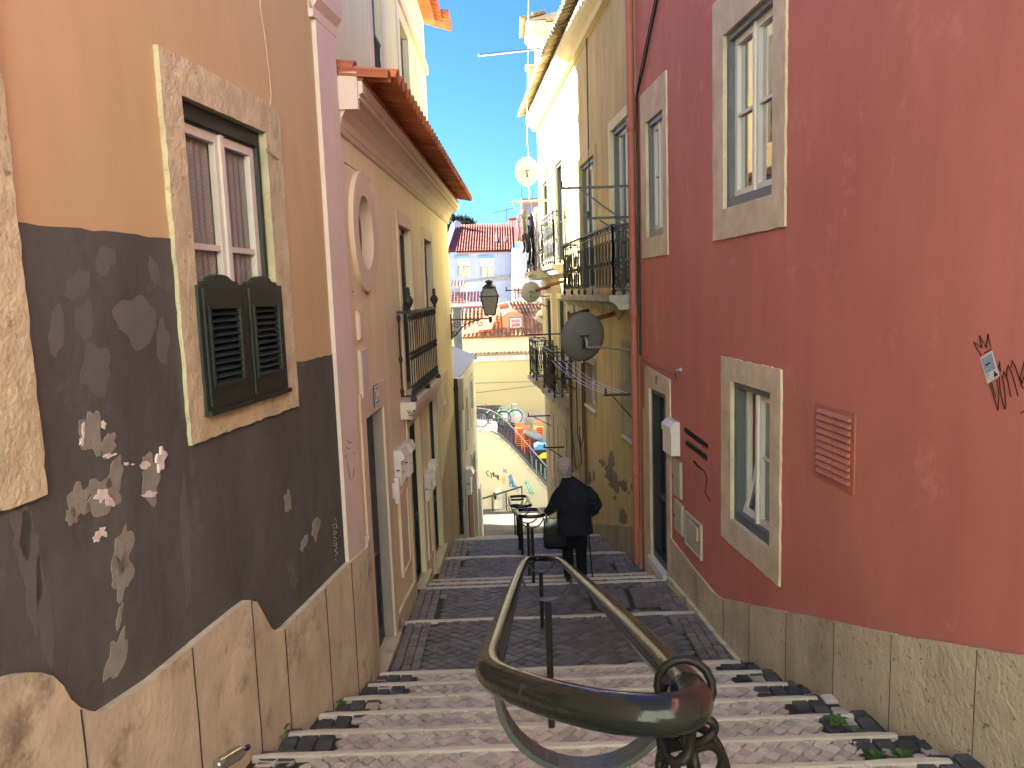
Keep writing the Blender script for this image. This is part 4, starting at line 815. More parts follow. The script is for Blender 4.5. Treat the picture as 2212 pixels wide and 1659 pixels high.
for h in yh[9:]: 
    f = window(H, RW, *h, frame='whitepaint', pane='gdark', rec=.15, surround=(.14, .03), sm='yellowgrey'); mb = MB()
    for k in range(7): u = h[0]+(h[1]-h[0])*(k+.5)/7; mb.fb(RW, u-.01, u+.01, h[2], h[3], -.06, -.04)
    mb.build('bars', 'iron', f)
# dirty plinth, peeled plaster, eaves
mb = MB(); mb.prism(RW, [(11.43, -5), (11.43, -3.72), (11.68, -3.77), (13.4, -4.27), (15.17, -4.79), (16.8, -5.3), (16.8, -7)], .001, .03); mb.build('plinth', 'yellowgrey', H)
mb = MB()
for a in [(1318, 1010, 12, 26, .2), (1330, 1045, 14, 24, -.5), (1302, 1000, 5, 10, 0), (1349, 1050, 5, 14, 0), (1346, 1112, 6, 16, 0)]: blob(RW, *a[:4], .001, .007, mb, rot=a[4], rag=.6)
for a in [(1275, 1035, 3, 12, 0), (1283, 1028, 2, 10, 0), (1328, 1075, 3, 5, 0), (1366, 1050, 3, 7, 0), (1360, 1064, 2, 4, 0)]: blob(RW, *a[:4], .001, .006, mb, rag=.5)
mb.build('bare_patch', mat('grey_bare_render', (.20, .18, .15), (.15, .135, .11), ns=6, bump=.4), H)
mb = MB(); mb.prism(RW, [(15.9, -4.4), (15.9, -.2), (17.9, -.2), (18.0, -2.8), (22.9, -2.9), (22.9, -7), (16.6, -6.5)], .001, .004); mb.build('soot_stained_plaster', 'yellowgrey', H)
mb = MB(); mb.extr(RW, [(-.3, 4.66), (.10, 4.68), (.14, 4.76), (.26, 4.86), (.30, 4.96), (.30, 5.06), (-.3, 5.1)], 11.43, 23.15); mb.build('cornice', 'cream', H)
tiles(RW.P(11.5, 5.10, .50), RW.P(20, 0, 0)-RW.P(10, 0, 0), Vector((1, 0, .3)), 56, 3, .21, .42, chan=True).build('roof_tiles', 'tilegrey', H)
MB().extr(RW, [(-5.5, 6.6), (-5.5, 6.5), (.3, 5.062), (.3, 5.09)], 11.45, 23.1).build('roof', 'tilegrey', H)
mb = MB(); mb.tube([RW.P(14.9, 5.0, .03), RW.P(14.95, 1.4, .03), RW.P(14.7, .4, .05), RW.P(14.8, -.1, .04)], .012, 5); mb.tube([RW.P(17.3, 4.6, .03), RW.P(17.3, .4, .03), RW.P(17.0, -.6, .03), RW.P(16.9, -3.2, .04), RW.P(16.5, -3.5, .05), RW.P(16.2, -3.2, .04), RW.P(16.2, -1, .03)], .014, 5)
mb.tube([RW.P(17.6, -1.5, .03), RW.P(17.6, -3.4, .05), RW.P(17.1, -4.1, .06), RW.P(16.4, -3.8, .05), RW.P(16.6, -3.0, .05)], .012, 5); mb.tube([RW.P(11.6, -.25, .1), RW.P(12.2, -.5, .12), RW.P(12.9, -.25, .1), RW.P(13.6, -.45, .12), RW.P(14.2, -.25, .1)], .008, 5)
thing(mb, 'cable', 'black', 'tangle of black cables hanging down the yellow wall between the balconies', 'cable')
mb = MB(); 
for u in (15.9, 17.7): mb.tube([RW.P(u, -.5, .05), RW.P(u, -4.3, .05)], .03, 6)
mb.build('downpipe', 'rust', H)
def balcony(u0, u1, z, depth, h, label, cat='balcony', thick=.22):
    bl = MB().extr(RW, [(0, z-thick), (depth-.1, z-thick), (depth-.04, z-thick*.6), (depth+.05, z-.09), (depth+.05, z), (0, z)], u0-.05, u1+.05).build('balcony', 'ledge', H); bl['label'] = label
    mb = MB(); zt = z+h; o = depth-.03
    def run(P, ln):
        P3 = P
        mb.bar(P3(0, zt), P3(ln, zt), .05, .03); mb.bar(P3(0, z+.12), P3(ln, z+.12), .02, .02); mb.bar(P3(0, zt-.10), P3(ln, zt-.10), .015, .015)
        n = max(2, round(ln/(.25 if ln > 1 else .12))); dd = ln/n; rr = .0065 if ln > 1 else .009
        for k in range(n+1):
            x = min(max(dd*k, .01), ln-.01); mb.tube([P3(x, z+.12), P3(x, zt)], rr, 5)
            if k < n:
                xc = dd*(k+.5)
                for (zc, hz, rx) in ((z+.12+(h-.22)*.22, (h-.22)*.21, dd*.36), (z+.12+(h-.22)*.66, (h-.22)*.21, dd*.36)):
                    mb.tube([P3(xc+rx*math.cos(a)*(.7+.3*abs(math.sin(a))), zc+hz*math.sin(a)) for a in [2*math.pi*i/10 for i in range(10)]], rr, 4, closed=True)
                mb.tube([P3(xc+.03*math.cos(a), z+.12+(h-.22)*.44+.03*math.sin(a)) for a in [2*math.pi*i/6 for i in range(6)]], .014, 4, closed=True)
                mb.tube([P3(xc+.028*math.cos(a), zt-.05+.028*math.sin(a)) for a in [2*math.pi*i/6 for i in range(6)]], .008, 4, closed=True)
        for x in (0, ln/2, ln): mb.lathe(P3(x, z), [(.015, 0), (.03, .03), (.035, .06), (.015, .1), (.012, .12)], 6); mb.bar(P3(x, z+.1), P3(x, zt), .028, .028)
    run(lambda x, zz: RW.P(u0+x, zz, o), u1-u0)
    for u in (u0, u1): run(lambda x, zz, u=u: RW.P(u, zz, .02+x), o-.02)
    mb.build('railing', 'iron', bl); return bl, mb
balcony(11.6, 16.4, -.10, .36, 1.05, 'long near balcony in front of two blue reflecting doors')
balcony(17.95, 19.9, -2.55, .42, 1.1, 'lower balcony with pale floor near the clothes lines'); balcony(20.7, 22.3, -2.45, .52, 1.1, 'farthest lower balcony')
balcony(18.1, 20.2, .62, .32, 1.22, 'upper balcony on the sunlit wall'); balcony(20.7, 22.4, .55, .5, 1.2, 'farthest upper balcony behind the laundry')
mb = MB()
def scroll(c, r, t0, t1, pl, o): return [pl(c[0]+r*(1-.7*k/14)*math.cos(t0+(t1-t0)*k/14), c[1]+r*(1-.7*k/14)*math.sin(t0+(t1-t0)*k/14)) for k in range(15)]
pp_ = lambda a, b: RW.P(11.56, b, a)
for c, r in (((.17, .75), .12), ((.20, .35), .14), ((.2, .1), .12), ((.1, -.0), .1)): mb.tube(scroll(c, r, 0, 7, pp_, 0), .007, 4)
mb.tube([RW.P(11.5, 1.0, .02), RW.P(11.5, .8, .25), RW.P(11.5, .2, .33), RW.P(11.5, -.08, .2)], .007, 4); mb.build('scrollwork', 'iron', H)
# clothes line brackets
def bracket(u, z, ln, label, drop=.45, sgn=-1, nm='line_bracket'):
    e = empty(nm, RW.P(u, z, 0), label, 'bracket', 'iron clothes line brackets on the yellow house')
    MB().bar(RW.P(u, z, 0), RW.P(u, z, ln), .03, .035).build('arm', 'black', e); MB().bar(RW.P(u, z+sgn*drop, .02), RW.P(u, z+sgn*.03, ln*.72), .022, .022).build('brace', 'black', e); MB().lathe(RW.P(u, z+.018, ln-.03), [(.018, 0), (.018, .07), (.008, .09)], 8).build('hook', 'black', e)
bracket(11.52, 1.50, 1.12, 'longest and highest black bracket bar by the red drainpipe', .62)
bracket(11.62, 1.06, .72, 'second black bracket bar under the longest one by the drainpipe', .38)
bracket(11.55, -1.62, .52, 'black bracket holding the near ends of the clothes lines by the drainpipe', .45)
bracket(17.4, -1.62, .62, 'black bracket holding the far ends of the clothes lines behind the big dish', .3); bracket(17.2, -2.0, .5, 'small black bracket just under the far ends of the clothes lines', .25)
bracket(19.4, -1.1, .95, 'black bracket above the lower balcony with pale floor', .4); bracket(21.6, .05, 1.2, 'black bracket in front of the orange roof window, above the farthest lower balcony', .5)
bracket(21.5, -3.55, .7, 'black bracket by the far corner, above the stacked orange chairs', .3); bracket(19.2, -4.0, .55, 'black bracket in front of the blue and yellow bins', .3)
for k, (o, zz) in enumerate([(.50, 0), (.42, .01), (.28, .0), (.16, .0)]):
    mb = MB(); mb.tube([RW.P(11.56+(17.4-11.56)*t/10, -1.60+zz-.10*math.sin(math.pi*t/10), o+.0*t) for t in range(11)], .004, 5)
    thing(mb, 'clothes_line', 'alu', ['outermost of four clothes lines between the two low brackets', 'second outermost of four clothes lines between the low brackets', 'second innermost of four clothes lines between the low brackets', 'clothes line nearest the yellow wall of the four'][k], 'clothes line')
# satellite dishes
def dish(c, r, face, wall, m_, label, arm='galv', rz=1.1):
    c = Vector(c); f = Vector(face).normalized(); e = empty('satellite_dish', c-Vector((0, 0, r)), label, 'satellite dish', 'satellite dishes')
    x = f.cross(Vector((0, 0, 1))).normalized(); y = x.cross(f); mb = MB(); n = 36; vs = []; fs = []
    for sgn in (0, .006):
        for i in range(7):
            q = i/6
            for k in range(n): a = 2*math.pi*k/n; vs.append(c+x*math.cos(a)*r*q+y*math.sin(a)*r*q*rz+f*(.16*r*q*q*1.2+sgn))
    for s_ in range(2):
        for i in range(6):
            for k in range(n): b_ = s_*7*n; fs.append((b_+i*n+k, b_+i*n+(k+1) % n, b_+(i+1)*n+(k+1) % n, b_+(i+1)*n+k))
    for k in range(n): fs.append((6*n+k, 6*n+(k+1) % n, 13*n+(k+1) % n, 13*n+k))
    mb.add(vs, fs, True); mb.build('reflector', m_, e)
    bk = c-f*.02; mb = MB(); mb.bar(bk-y*r*.45, bk+y*r*.12, r*.18, .05); mb.bar(bk-x*r*.2+y*r*.1, bk+x*r*.2+y*r*.1, .03, .03); mb.build('mount', 'iron', e)
    w_ = Vector(wall); mid = bk-f*.12-y*r*.35; mb = MB(); mb.tube([bk-f*.03+y*r*.05, bk-f*.12-y*r*.1, mid, mid+(w_-mid)*.35+Vector((0, 0, .02)), mid+(w_-mid)*.7, w_+Vector((-.12, 0, .0)), w_], .022, 8); mb.lathe(w_, [(.06, 0), (.06, .02)], 8, axis=(-1, 0, 0)); mb.build('arm', arm, e)
    tip = c+f*r*.95-y*r*.75; mb = MB(); mb.tube([c-y*r*1.02*rz+f*.1*r, tip], .012, 6); mb.lathe(tip, [(.02, -.04), (.03, 0), (.03, .06), (.01, .07)], 8, axis=c-tip); mb.build('receiver', 'mail', e)
    return e
def at(x, y, Y): r = ray(x, y); return Vector((r[0]*Y, Y, r[1]*Y))
dish(at(1262, 730, 12.6), .385, (-.25, .95, .18), RW.P(11.5, -.95, 0)+Vector((0, .2, 0)), 'dish', 'large dark grey satellite dish seen from behind, beside the drainpipe')
dish(at(1139, 371, 21.5), .33, (-.15, .97, .2), RW.P(21.5, 3.15, 0), 'dishtr', 'backlit cream satellite dish high against the sky', rz=1.18)
dish(at(1147, 632, 21.0), .27, (-.1, .97, .2), RW.P(21.0, -.15, 0), 'dishpale', 'grey satellite dish below the laundry in front of the orange roof window')
dish(at(1171, 684, 24), .2, (-.1, .97, .1), RW.P(22.9, -.75, 0), 'mail', 'small white satellite dish half hidden behind the yellow house')
# laundry
pole0 = RW.P(19.8, 2.3, 0); mb = MB(); mb.tube([pole0, pole0+Vector((-1.15, .1, -.02))], .028, 8); mb.tube([pole0+Vector((-1.1, .1, 0)), Vector((.35, 22.5, 2.2)), RW.P(22.8, 2.2, 0)], .006, 5); mb.tube([pole0+Vector((-.6, .1, 0)), Vector((.75, 22.5, 2.2))], .006, 5)
thing(mb, 'laundry_pole', 'pole', 'pale wooden laundry pole with lines, sticking out above the far balconies', 'pole')
def cloth(name, m_, label, x0, x1, y0, y1, Y, legs=False, cat='clothing'):
    a, b = at(x0, y0, Y), at(x1, y1, Y); wd = b.x-a.x; h = a.z-b.z; mb = MB(); n = 10; 
    for (l, r, t0, t1) in ([(0, 1, 0, .35), (0, .46, .35, 1), (.54, 1, .35, 1)] if legs else [(.12, .88, 0, .12), (0, 1, .12, .3), (.14, .86, .3, 1)]):
        nn = 8; mm = 6; vs = []
        for s_ in (0, .03):
            for i in range(mm+1):
                t = t0+(t1-t0)*i/mm
                for k in range(nn+1):
                    q = l+(r-l)*k/nn; vs.append((a.x+wd*q+.015*math.sin(t*9+Y), Y+.035*math.sin(q*14+t*3)*(.4+t)+s_, a.z-h*t-.02*math.sin(q*9)))
        W_ = nn+1; B_ = (mm+1)*W_; fs = []
        for s_ in (0, 1):
            for i in range(mm):
                for k in range(nn): p = s_*B_+i*W_+k; fs.append((p, p+1, p+W_+1, p+W_))
        for i in range(mm): fs += [(i*W_, (i+1)*W_, B_+(i+1)*W_, B_+i*W_), (i*W_+nn, (i+1)*W_+nn, B_+(i+1)*W_+nn, B_+i*W_+nn)]
        for k in range(nn): fs += [(k, k+1, B_+k+1, B_+k), (mm*W_+k, mm*W_+k+1, B_+mm*W_+k+1, B_+mm*W_+k)]
        mb.add(vs, fs, True)
    thing(mb, name, m_, label, cat, 'laundry drying outside the far balcony')
cloth('shirt', 'pinkcl', 'pink shirt at the left end of the laundry', 1115, 1129, 462, 520, 20.6); cloth('shirt', 'greycl', 'grey top hanging beside the pink shirt', 1125, 1142, 452, 515, 20.4)
cloth('trousers', 'browncl', 'short dark brown trousers below the grey top', 1127, 1143, 505, 545, 20.3, True); cloth('trousers', 'darkcl', 'long dark navy trousers in the middle of the laundry', 1137, 1157, 485, 570, 20.8, True)
cloth('shirt', 'darkcl', 'dark navy shirt above the long trousers', 1140, 1160, 462, 500, 20.7); cloth('shirt', 'lilaccl', 'pale lilac shirt at the right end of the laundry', 1151, 1167, 448, 505, 20.5)
mb = MB(); c = at(1153, 598, 21.2)
for k in range(4): mb.tube([c+Vector((-.28, 0, 0)), c+Vector((-.1+.09*k, 0, .09)), c+Vector((.28, 0, 0)), c+Vector((-.1+.09*k, 0, -.09)), c+Vector((-.28, 0, 0))], .008, 4)
thing(mb, 'drying_rack', 'mail', 'small white folding drying rack under the far upper balcony', 'drying rack')
mb = MB(); c0 = at(1034, 120, 18.6); c1 = at(1165, 106, 19.6); mb.tube([c0, c1], .03, 6); mb.tube([at(1166, 107, 19.6), at(1168, 160, 19.6)], .015, 5); mb.tube([at(1166, 107, 19.6), at(1175, 85, 19.8)], .01, 5); mb.tube([at(1170, 117, 19.6), RW.P(18.3, 5.05, .2)], .02, 5)
thing(mb, 'aerial', 'alu', 'long horizontal tube aerial sticking out from the eaves into the sky', 'aerial')
mb = MB(); mb.tube([at(1142, 0, 20.5), at(1140, 150, 21), at(1138, 300, 21.3), at(1143, 345, 21.45)], .008, 4); mb.tube([at(1142, 392, 21.4), at(1143, 430, 21.2)], .008, 4); thing(mb, 'aerial_wire', 'mail', 'thin white wire hanging from above to the backlit dish', 'wire')
# rusty spouts under balconies
for k, (u, z, lb) in enumerate([(13.0, -.42, 'rusty spout under the near balcony, right of the big dish'), (18.6, .22, 'rusty spout under the upper sunlit balcony'), (21.0, .12, 'rusty spout under the farthest upper balcony'), (15.4, -.42, 'rusty spout under the near balcony, behind the top of the big dish')]):
    mb = MB(); mb.tube([RW.P(u, z, 0), RW.P(u, z-.10, .42)], .04, 8); thing(mb, 'spout', 'rust', lb, 'spout', 'rusty spouts')
# higher house beyond, on the right
H = empty('tall_cream_house', (2.8, 27, -6), 'tall cream house rising beyond the yellow house', 'house')
q = Side(1.10, 0, -1)
facade(q, 24.2, 25.7, -9, 8.1, []).build('wall', 'cream', H); shell(q, 24.2, 25.7, -9, 8.09, 6).build('side_wall', 'cream', H)
MB().extr(q, [(-.3, 7.8), (.1, 7.8), (.3, 8.0), (.3, 8.12), (-.3, 8.15)], 24.1, 25.8).build('cornice', 'cream', H); tiles(q.P(24.1, 8.16, .45), (0, 1, 0), (1, 0, .3), 8, 2, .22, .42, chan=True).build('roof_tiles', 'tilegrey', H)
MB().extr(q, [(-6, 8.12), (.3, 8.121), (.3, 8.15), (-6, 9.6)], 24.1, 25.8).build('roof', 'tilegrey', H)
mb = MB(); c = at(1152, 160, 22.5); mb.box(c.x-.16, c.x+.1, 22.3, 22.6, 5.2, c.z+.12); mb.box(c.x-.22, c.x+.16, 22.25, 22.65, c.z+.121, c.z+.2); thing(mb, 'chimney_stack', 'brown', 'small orange brown chimney on the far end of the mossy eaves', 'chimney')
# ============================================================ HANDRAILS down the stairs
def semi(c, r, n=14, drop=1.0): return [Vector((c[0]-r*math.cos(math.pi*k/n), c[1], c[2]-r*drop*math.sin(math.pi*k/n))) for k in range(n+1)]
def handrail(path, r, brs, label, ends=None, flat=False, near=None):
    e = empty('handrail', (path[0][0], brs[0][1], gz(brs[0][1])), label, 'handrail', 'black loop handrails down the middle of the stairs')
    MB().tube(path, r, 14 if near else 8, closed=True).build('rail', 'rail', e)
    for (x, y, z, hw) in brs:
        mb = MB(); P_ = semi((x, y, z), hw, 18)
        for k in range(18):
            a, b = P_[k], P_[k+1]; t = (b-a).normalized(); nrm = Vector((t.z, 0, -t.x))*.006; dy = Vector((0, .024 if near else .018, 0))
            mb.hexa([a-nrm-dy, a+nrm-dy, a+nrm+dy, a-nrm+dy, b-nrm-dy, b+nrm-dy, b+nrm+dy, b-nrm+dy])
        mb.build('bracket', 'railflat' if near else 'iron', e)
        g = gz(y)-.03; MB().tube([(x, y, g), (x, y, z-hw-.004)], .024, 10).build('post', 'black', e)
    return e
def rp(x, y, c=-.285, s_=.325): r = ray(x, y); t = c/(r[1]+s_); return Vector((r[0]*t, t, r[1]*t))
def smooth(pts, it=2):
    for _ in range(it):
        q = []; n = len(pts)
        for i in range(n): a, b = pts[i], pts[(i+1) % n]; q += [a*.75+b*.25, a*.25+b*.75]
        pts = q
    return pts
c_ = [rp(1056, 1436), rp(1066, 1462), rp(1110, 1482), rp(1200, 1513), rp(1300, 1536), rp(1400, 1546), rp(1470, 1542), rp(1500, 1524), rp(1496, 1500), rp(1470, 1470), rp(1420, 1415)]
NR = c_+[rp(1330, 1322), rp(1225, 1221), rp(1212, 1210), rp(1196, 1206), rp(1150, 1206), rp(1136, 1210), rp(1126, 1228), rp(1100, 1300), rp(1068, 1402)]
NR = smooth(NR, 2)
b1 = rp(1265, 1510); 
HR = handrail(NR, .031, [(.125, 1.42, -.775, .175), (.195, 4.95, -1.915, .17), (.255, 8.35, -3.02, .165)], 'near black handrail loop with worn highlights and the cable lock', near=True)
def loop(x0, y0, x1, y1, h, hw):
    z0, z1 = gz(y0)+h, gz(y1)+h
    return smooth([Vector(p) for p in [(x0-hw, y0, z0), (x0-hw*.6, y0-.06, z0), (x0+hw*.6, y0-.06, z0), (x0+hw, y0, z0), (x0+hw, y0+.1, z0-.03), (x1+hw, y1-.1, z1+.03), (x1+hw, y1, z1), (x1+hw*.6, y1+.06, z1), (x1-hw*.6, y1+.06, z1), (x1-hw, y1, z1), (x1-hw, y1-.1, z1+.03), (x0-hw, y0+.1, z0-.03)]], 2)
def lesser(x0, y0, x1, y1, h, label):
    handrail(loop(x0, y0, x1, y1, h, .165), .026, [(x0, y0+.12, gz(y0)+h-.05, .165), (x1, y1-.12, gz(y1)+h, .165)], label)
lesser(.21, 10.2, .17, 11.35, 1.02, 'second handrail loop, the one the old man holds'); lesser(.08, 12.45, .04, 13.7, .97, 'third handrail loop, half behind the one the man holds'); lesser(.01, 18.0, -.05, 20.6, 1.0, 'farthest handrail loop, standing in front of the pale graffiti wall')
# cable lock wrapped round the near handrail
mb = MB(); c = rp(1478, 1482); ax = (rp(1496, 1500)-rp(1420, 1415)).normalized(); a_ = ax.cross(Vector((0, 0, 1))).normalized(); b_ = ax.cross(a_)
mb.tube([c+a_*math.cos(t)*.046+b_*math.sin(t)*.046+ax*(.012*math.sin(t*.5)) for t in [k*.42 for k in range(15)]], .0078, 8, closed=True)
def pt(x, y, Y): return at(x, y, Y)
def cat(pts, n=8):
    P_ = [Vector(p) for p in pts]; out = []
    for i in range(len(P_)-1):
        p0, p1, p2, p3 = P_[max(i-1, 0)], P_[i], P_[i+1], P_[min(i+2, len(P_)-1)]
        for k in range(n): t = k/n; out.append(.5*((2*p1)+(-p0+p2)*t+(2*p0-5*p1+4*p2-p3)*t*t+(-p0+3*p1-3*p2+p3)*t**3))
    return out+[P_[-1]]
mb.tube(cat([pt(1437, 1470, 1.22), pt(1428, 1520, 1.25), pt(1426, 1590, 1.22), pt(1440, 1680, 1.2), pt(1470, 1740, 1.2)]), .0078, 8)
mb.tube(cat([pt(1490, 1545, 1.2), pt(1480, 1600, 1.17), pt(1500, 1680, 1.16), pt(1520, 1750, 1.18), pt(1560, 1740, 1.2), pt(1570, 1670, 1.2), pt(1545, 1600, 1.2), pt(1500, 1570, 1.22), pt(1450, 1600, 1.22), pt(1425, 1650, 1.2), pt(1440, 1700, 1.2)]), .0078, 8)
mb.tube(cat([pt(1470, 1560, 1.22), pt(1500, 1640, 1.14), pt(1505, 1720, 1.15), pt(1480, 1760, 1.16), pt(1450, 1700, 1.16), pt(1470, 1640, 1.16), pt(1530, 1610, 1.18), pt(1560, 1640, 1.2), pt(1540, 1700, 1.2)]), .0078, 8)
mb.tube(cat([pt(1440, 1590, 1.21), pt(1480, 1562, 1.18), pt(1530, 1555, 1.16), pt(1543, 1575, 1.16), pt(1520, 1600, 1.16), pt(1470, 1610, 1.18), pt(1430, 1625, 1.2), pt(1425, 1670, 1.2)]), .0078, 8)
mb.tube(cat([pt(1430, 1600, 1.18), pt(1445, 1640, 1.14), pt(1480, 1640, 1.12), pt(1492, 1600, 1.14), pt(1495, 1570, 1.17)]), .0078, 8)
thing(mb, 'cable_lock', 'rubber', 'black cable lock looped and tangled round the right bend of the near handrail', 'bicycle lock')
# ============================================================ BOTTLE, WEEDS
d0, d1 = at(418, 1668, 3.75), at(521, 1618, 4.42); d0.z = -2.72; d1.z = -2.70; d0 = Vector((-1.70, 3.95, -2.80)); d1 = Vector((-1.70, 4.36, -2.74))
p0, p1 = at(452, 1665, 4.0), at(536, 1614, 4.36); ax = (p1-p0).normalized(); Lb = .33
e = empty('plastic_bottle', p0-Vector((0, 0, .05)), 'clear ribbed plastic bottle with a dark blue cap lying by the left wall', 'bottle')
p0 = p1-ax*Lb; prof = [(.004, 0), (.036, .002), (.040, .012)]
for k in range(12): prof += [(.040, .02+k*.017), (.0365, .029+k*.017)]
prof += [(.040, .225), (.036, .25), (.022, .285), (.014, .30), (.014, .315)]
MB().lathe(p0, prof, 24, axis=ax).build('body', 'bottle', e); MB().lathe(p0, [(.017, .31), (.018, .312), (.018, .333), (.015, .336)], 16, axis=ax).build('cap', 'cap', e)
def weed(c, r, h, n, label):
    mb = MB(); c = Vector(c)
    for k in range(n):
        a = random.uniform(0, 6.28); d = Vector((math.cos(a), math.sin(a), 0)); l = r*random.uniform(.4, 1); hh = h*random.uniform(.3, 1); s_ = Vector((-d.y, d.x, 0))*random.uniform(.006, .012)
        b0 = c+d*l*.3+Vector((0, 0, hh*.5)); m_ = c+d*l*.7+Vector((0, 0, hh)); t_ = c+d*l+Vector((0, 0, hh*.75)); c0 = c+d*.01
        mb.add([c0-s_*.2, c0+s_*.2, b0+s_*.6, b0-s_*.6, m_+s_*1.3, m_-s_*1.3, t_], [(0, 1, 2, 3), (3, 2, 4, 5), (5, 4, 6)])
    thing(mb, 'weed', 'leaf', label, 'weed', 'small green weeds between the cobbles')
def ong(x, y, z): r = ray(x, y); t = z/r[1]; return (r[0]*t, t, z)
weed(ong(600, 1598, -3.01), .12, .10, 30, 'tallest weed, sprouting on the left beside the bottle cap'); weed(ong(618, 1628, -3.0), .06, .04, 16, 'tiny weed on the next step below the tallest weed')
weed(ong(735, 1520, -3.3), .07, .03, 16, 'flat weed in the black edge stones on the left, further down')
for (x, y, l) in [(2095-290, 1560, 'weed tuft on the right edge stones, the farther of the pair'), (1855, 1590, 'weed tuft in the right edge stones below the speckled plinth'), (1890, 1640, 'weed tuft at the lower right by the second step edge'), (1950, 1640, 'rightmost weed tuft near the lower right corner')]:
    weed(ong(x, y, gz(4.9)+.01 if y < 1600 else gz(4.4)), .10, .035, 46, l)
# ============================================================ OLD MAN
def skinmesh(name, verts, edges, m, parent, loc, levels=2):
    me = bpy.data.meshes.new(name); me.from_pydata([v[0] for v in verts], edges, []); o = bpy.data.objects.new(name, me); COL.objects.link(o)
    me.skin_vertices.new(); 
    for i, v in enumerate(verts): r = v[1]; me.skin_vertices[0].data[i].radius = r if isinstance(r, tuple) else (r, r)
    me.skin_vertices[0].data[0].use_root = True
    s_ = o.modifiers.new('skin', 'SKIN'); s_.use_smooth_shade = True; b = o.modifiers.new('sub', 'SUBSURF'); b.levels = levels; b.render_levels = levels
    me.materials.append(M[m]); o.parent = parent; return o
def remesh(mb, name, m, parent, vox, smooth_it=6):
    o = mb.build(name, m, parent); r = o.modifiers.new('remesh', 'REMESH'); r.mode = 'VOXEL'; r.voxel_size = vox; r.use_smooth_shade = True
    s_ = o.modifiers.new('smooth', 'SMOOTH'); s_.iterations = smooth_it; s_.factor = .5; return o
PX, PY, PZ = .80, 10.28, -4.09
man = empty('person', (PX, PY, PZ), 'grey haired person in a dark coat seen from behind, hand on the rail', 'person')
W3 = lambda x, y, z: Vector((PX+x, PY+y, PZ+z))
def loft(mb, rings, n=20):            # rings: (cx, cy, z, rx, ry)
    vs = [W3(cx+rx*math.cos(2*math.pi*k/n), cy+ry*math.sin(2*math.pi*k/n), z) for (cx, cy, z, rx, ry) in rings for k in range(n)]
    fs = [(i*n+k, i*n+(k+1) % n, (i+1)*n+(k+1) % n, (i+1)*n+k) for i in range(len(rings)-1) for k in range(n)]+[tuple(range(n)), tuple(range((len(rings)-1)*n, len(rings)*n))]
    mb.add(vs, fs, True)
def limb(mb, pts, rs, n=12): mb.tube([W3(*p) for p in pts], list(rs), n)
# body: one continuous figure (head, neck, trunk, arms, hands with fingers, legs, feet)
HX, HY = -.10, .10                                    # head, leaning forward and to the left
mb = MB()
loft(mb, [(HX+.005, HY-.015, 1.44, .050, .052), (HX, HY, 1.50, .055, .058), (HX-.005, HY+.005, 1.55, .064, .078), (HX-.01, HY+.01, 1.60, .073, .090), (HX-.012, HY+.01, 1.66, .077, .094), (HX-.012, HY+.005, 1.71, .072, .088), (HX-.01, HY, 1.745, .050, .062), (HX-.01, HY, 1.757, .02, .025)])
mb.lathe(W3(HX-.04, HY+.10, 1.60), [(.014, -.03), (.016, 0), (.006, .012)], 8, axis=(-.3, 1, -.2))                      # nose
for s_ in (-1, 1): mb.tube([W3(HX-.012+s_*.074, HY-.0, 1.645), W3(HX-.012+s_*.086, HY-.012, 1.63), W3(HX-.012+s_*.084, HY-.008, 1.60), W3(HX-.012+s_*.074, HY+.0, 1.585)], .011, 6)
loft(mb, [(-.05, .05, 1.50, .06, .06), (-.03, .04, 1.42, .10, .085), (0, .02, 1.34, .17, .10), (.0, .0, 1.1, .165, .10), (.0, 0, .95, .16, .11), (.0, 0, .86, .15, .11)])
limb(mb, [(-.08, 0, .90), (-.098, .05, .5), (-.092, .0, .09)], (.065, .045, .038)); limb(mb, [(.085, 0, .90), (.092, .03, .5), (.09, -.02, .09)], (.065, .045, .038))
for fx, fy in ((-.08, 0), (.085, -.02)): mb.tube([W3(fx, fy-.05, .05), W3(fx, fy+.05, .045), W3(fx, fy+.17, .035)], [.04, .045, .03], 8)
HL = (-.405, .02, .965)                               # left hand on the rail
limb(mb, [(-.16, .02, 1.36), (-.25, .0, 1.16), (-.37, .02, 1.0)], (.05, .042, .028)); limb(mb, [(.17, .02, 1.36), (.26, -.03, 1.12), (.20, .12, .93)], (.05, .042, .028))
rl = W3(*HL); mb.tube([W3(-.355, .02, 1.01), W3(-.385, .02, 1.0), W3(-.41, .02, .985)], [.026, .034, .03], 8)
for k in range(4): y0 = -.02+.022*k; mb.tube([W3(-.41, y0, .995), W3(-.442, y0, .99-.003*k), W3(-.462, y0+.002, .968), W3(-.462, y0+.003, .945-.003*abs(k-1))], [.010, .0095, .009, .0075], 6)
mb.tube([W3(-.375, -.005, .985), W3(-.395, -.038, .972), W3(-.415, -.045, .955)], [.011, .010, .008], 6)
mb.tube([W3(.20, .12, .93), W3(.195, .16, .905)], [.028, .032], 8)
for k in range(4): x0 = .165+.02*k; mb.tube([W3(x0, .165, .905), W3(x0, .195, .90), W3(x0, .20, .872), W3(x0, .175, .862)], [.010, .0095, .009, .008], 6)
mb.tube([W3(.175, .14, .90), W3(.165, .16, .87)], [.011, .008], 6)
remesh(mb, 'body', 'skin', man, .009, 3)
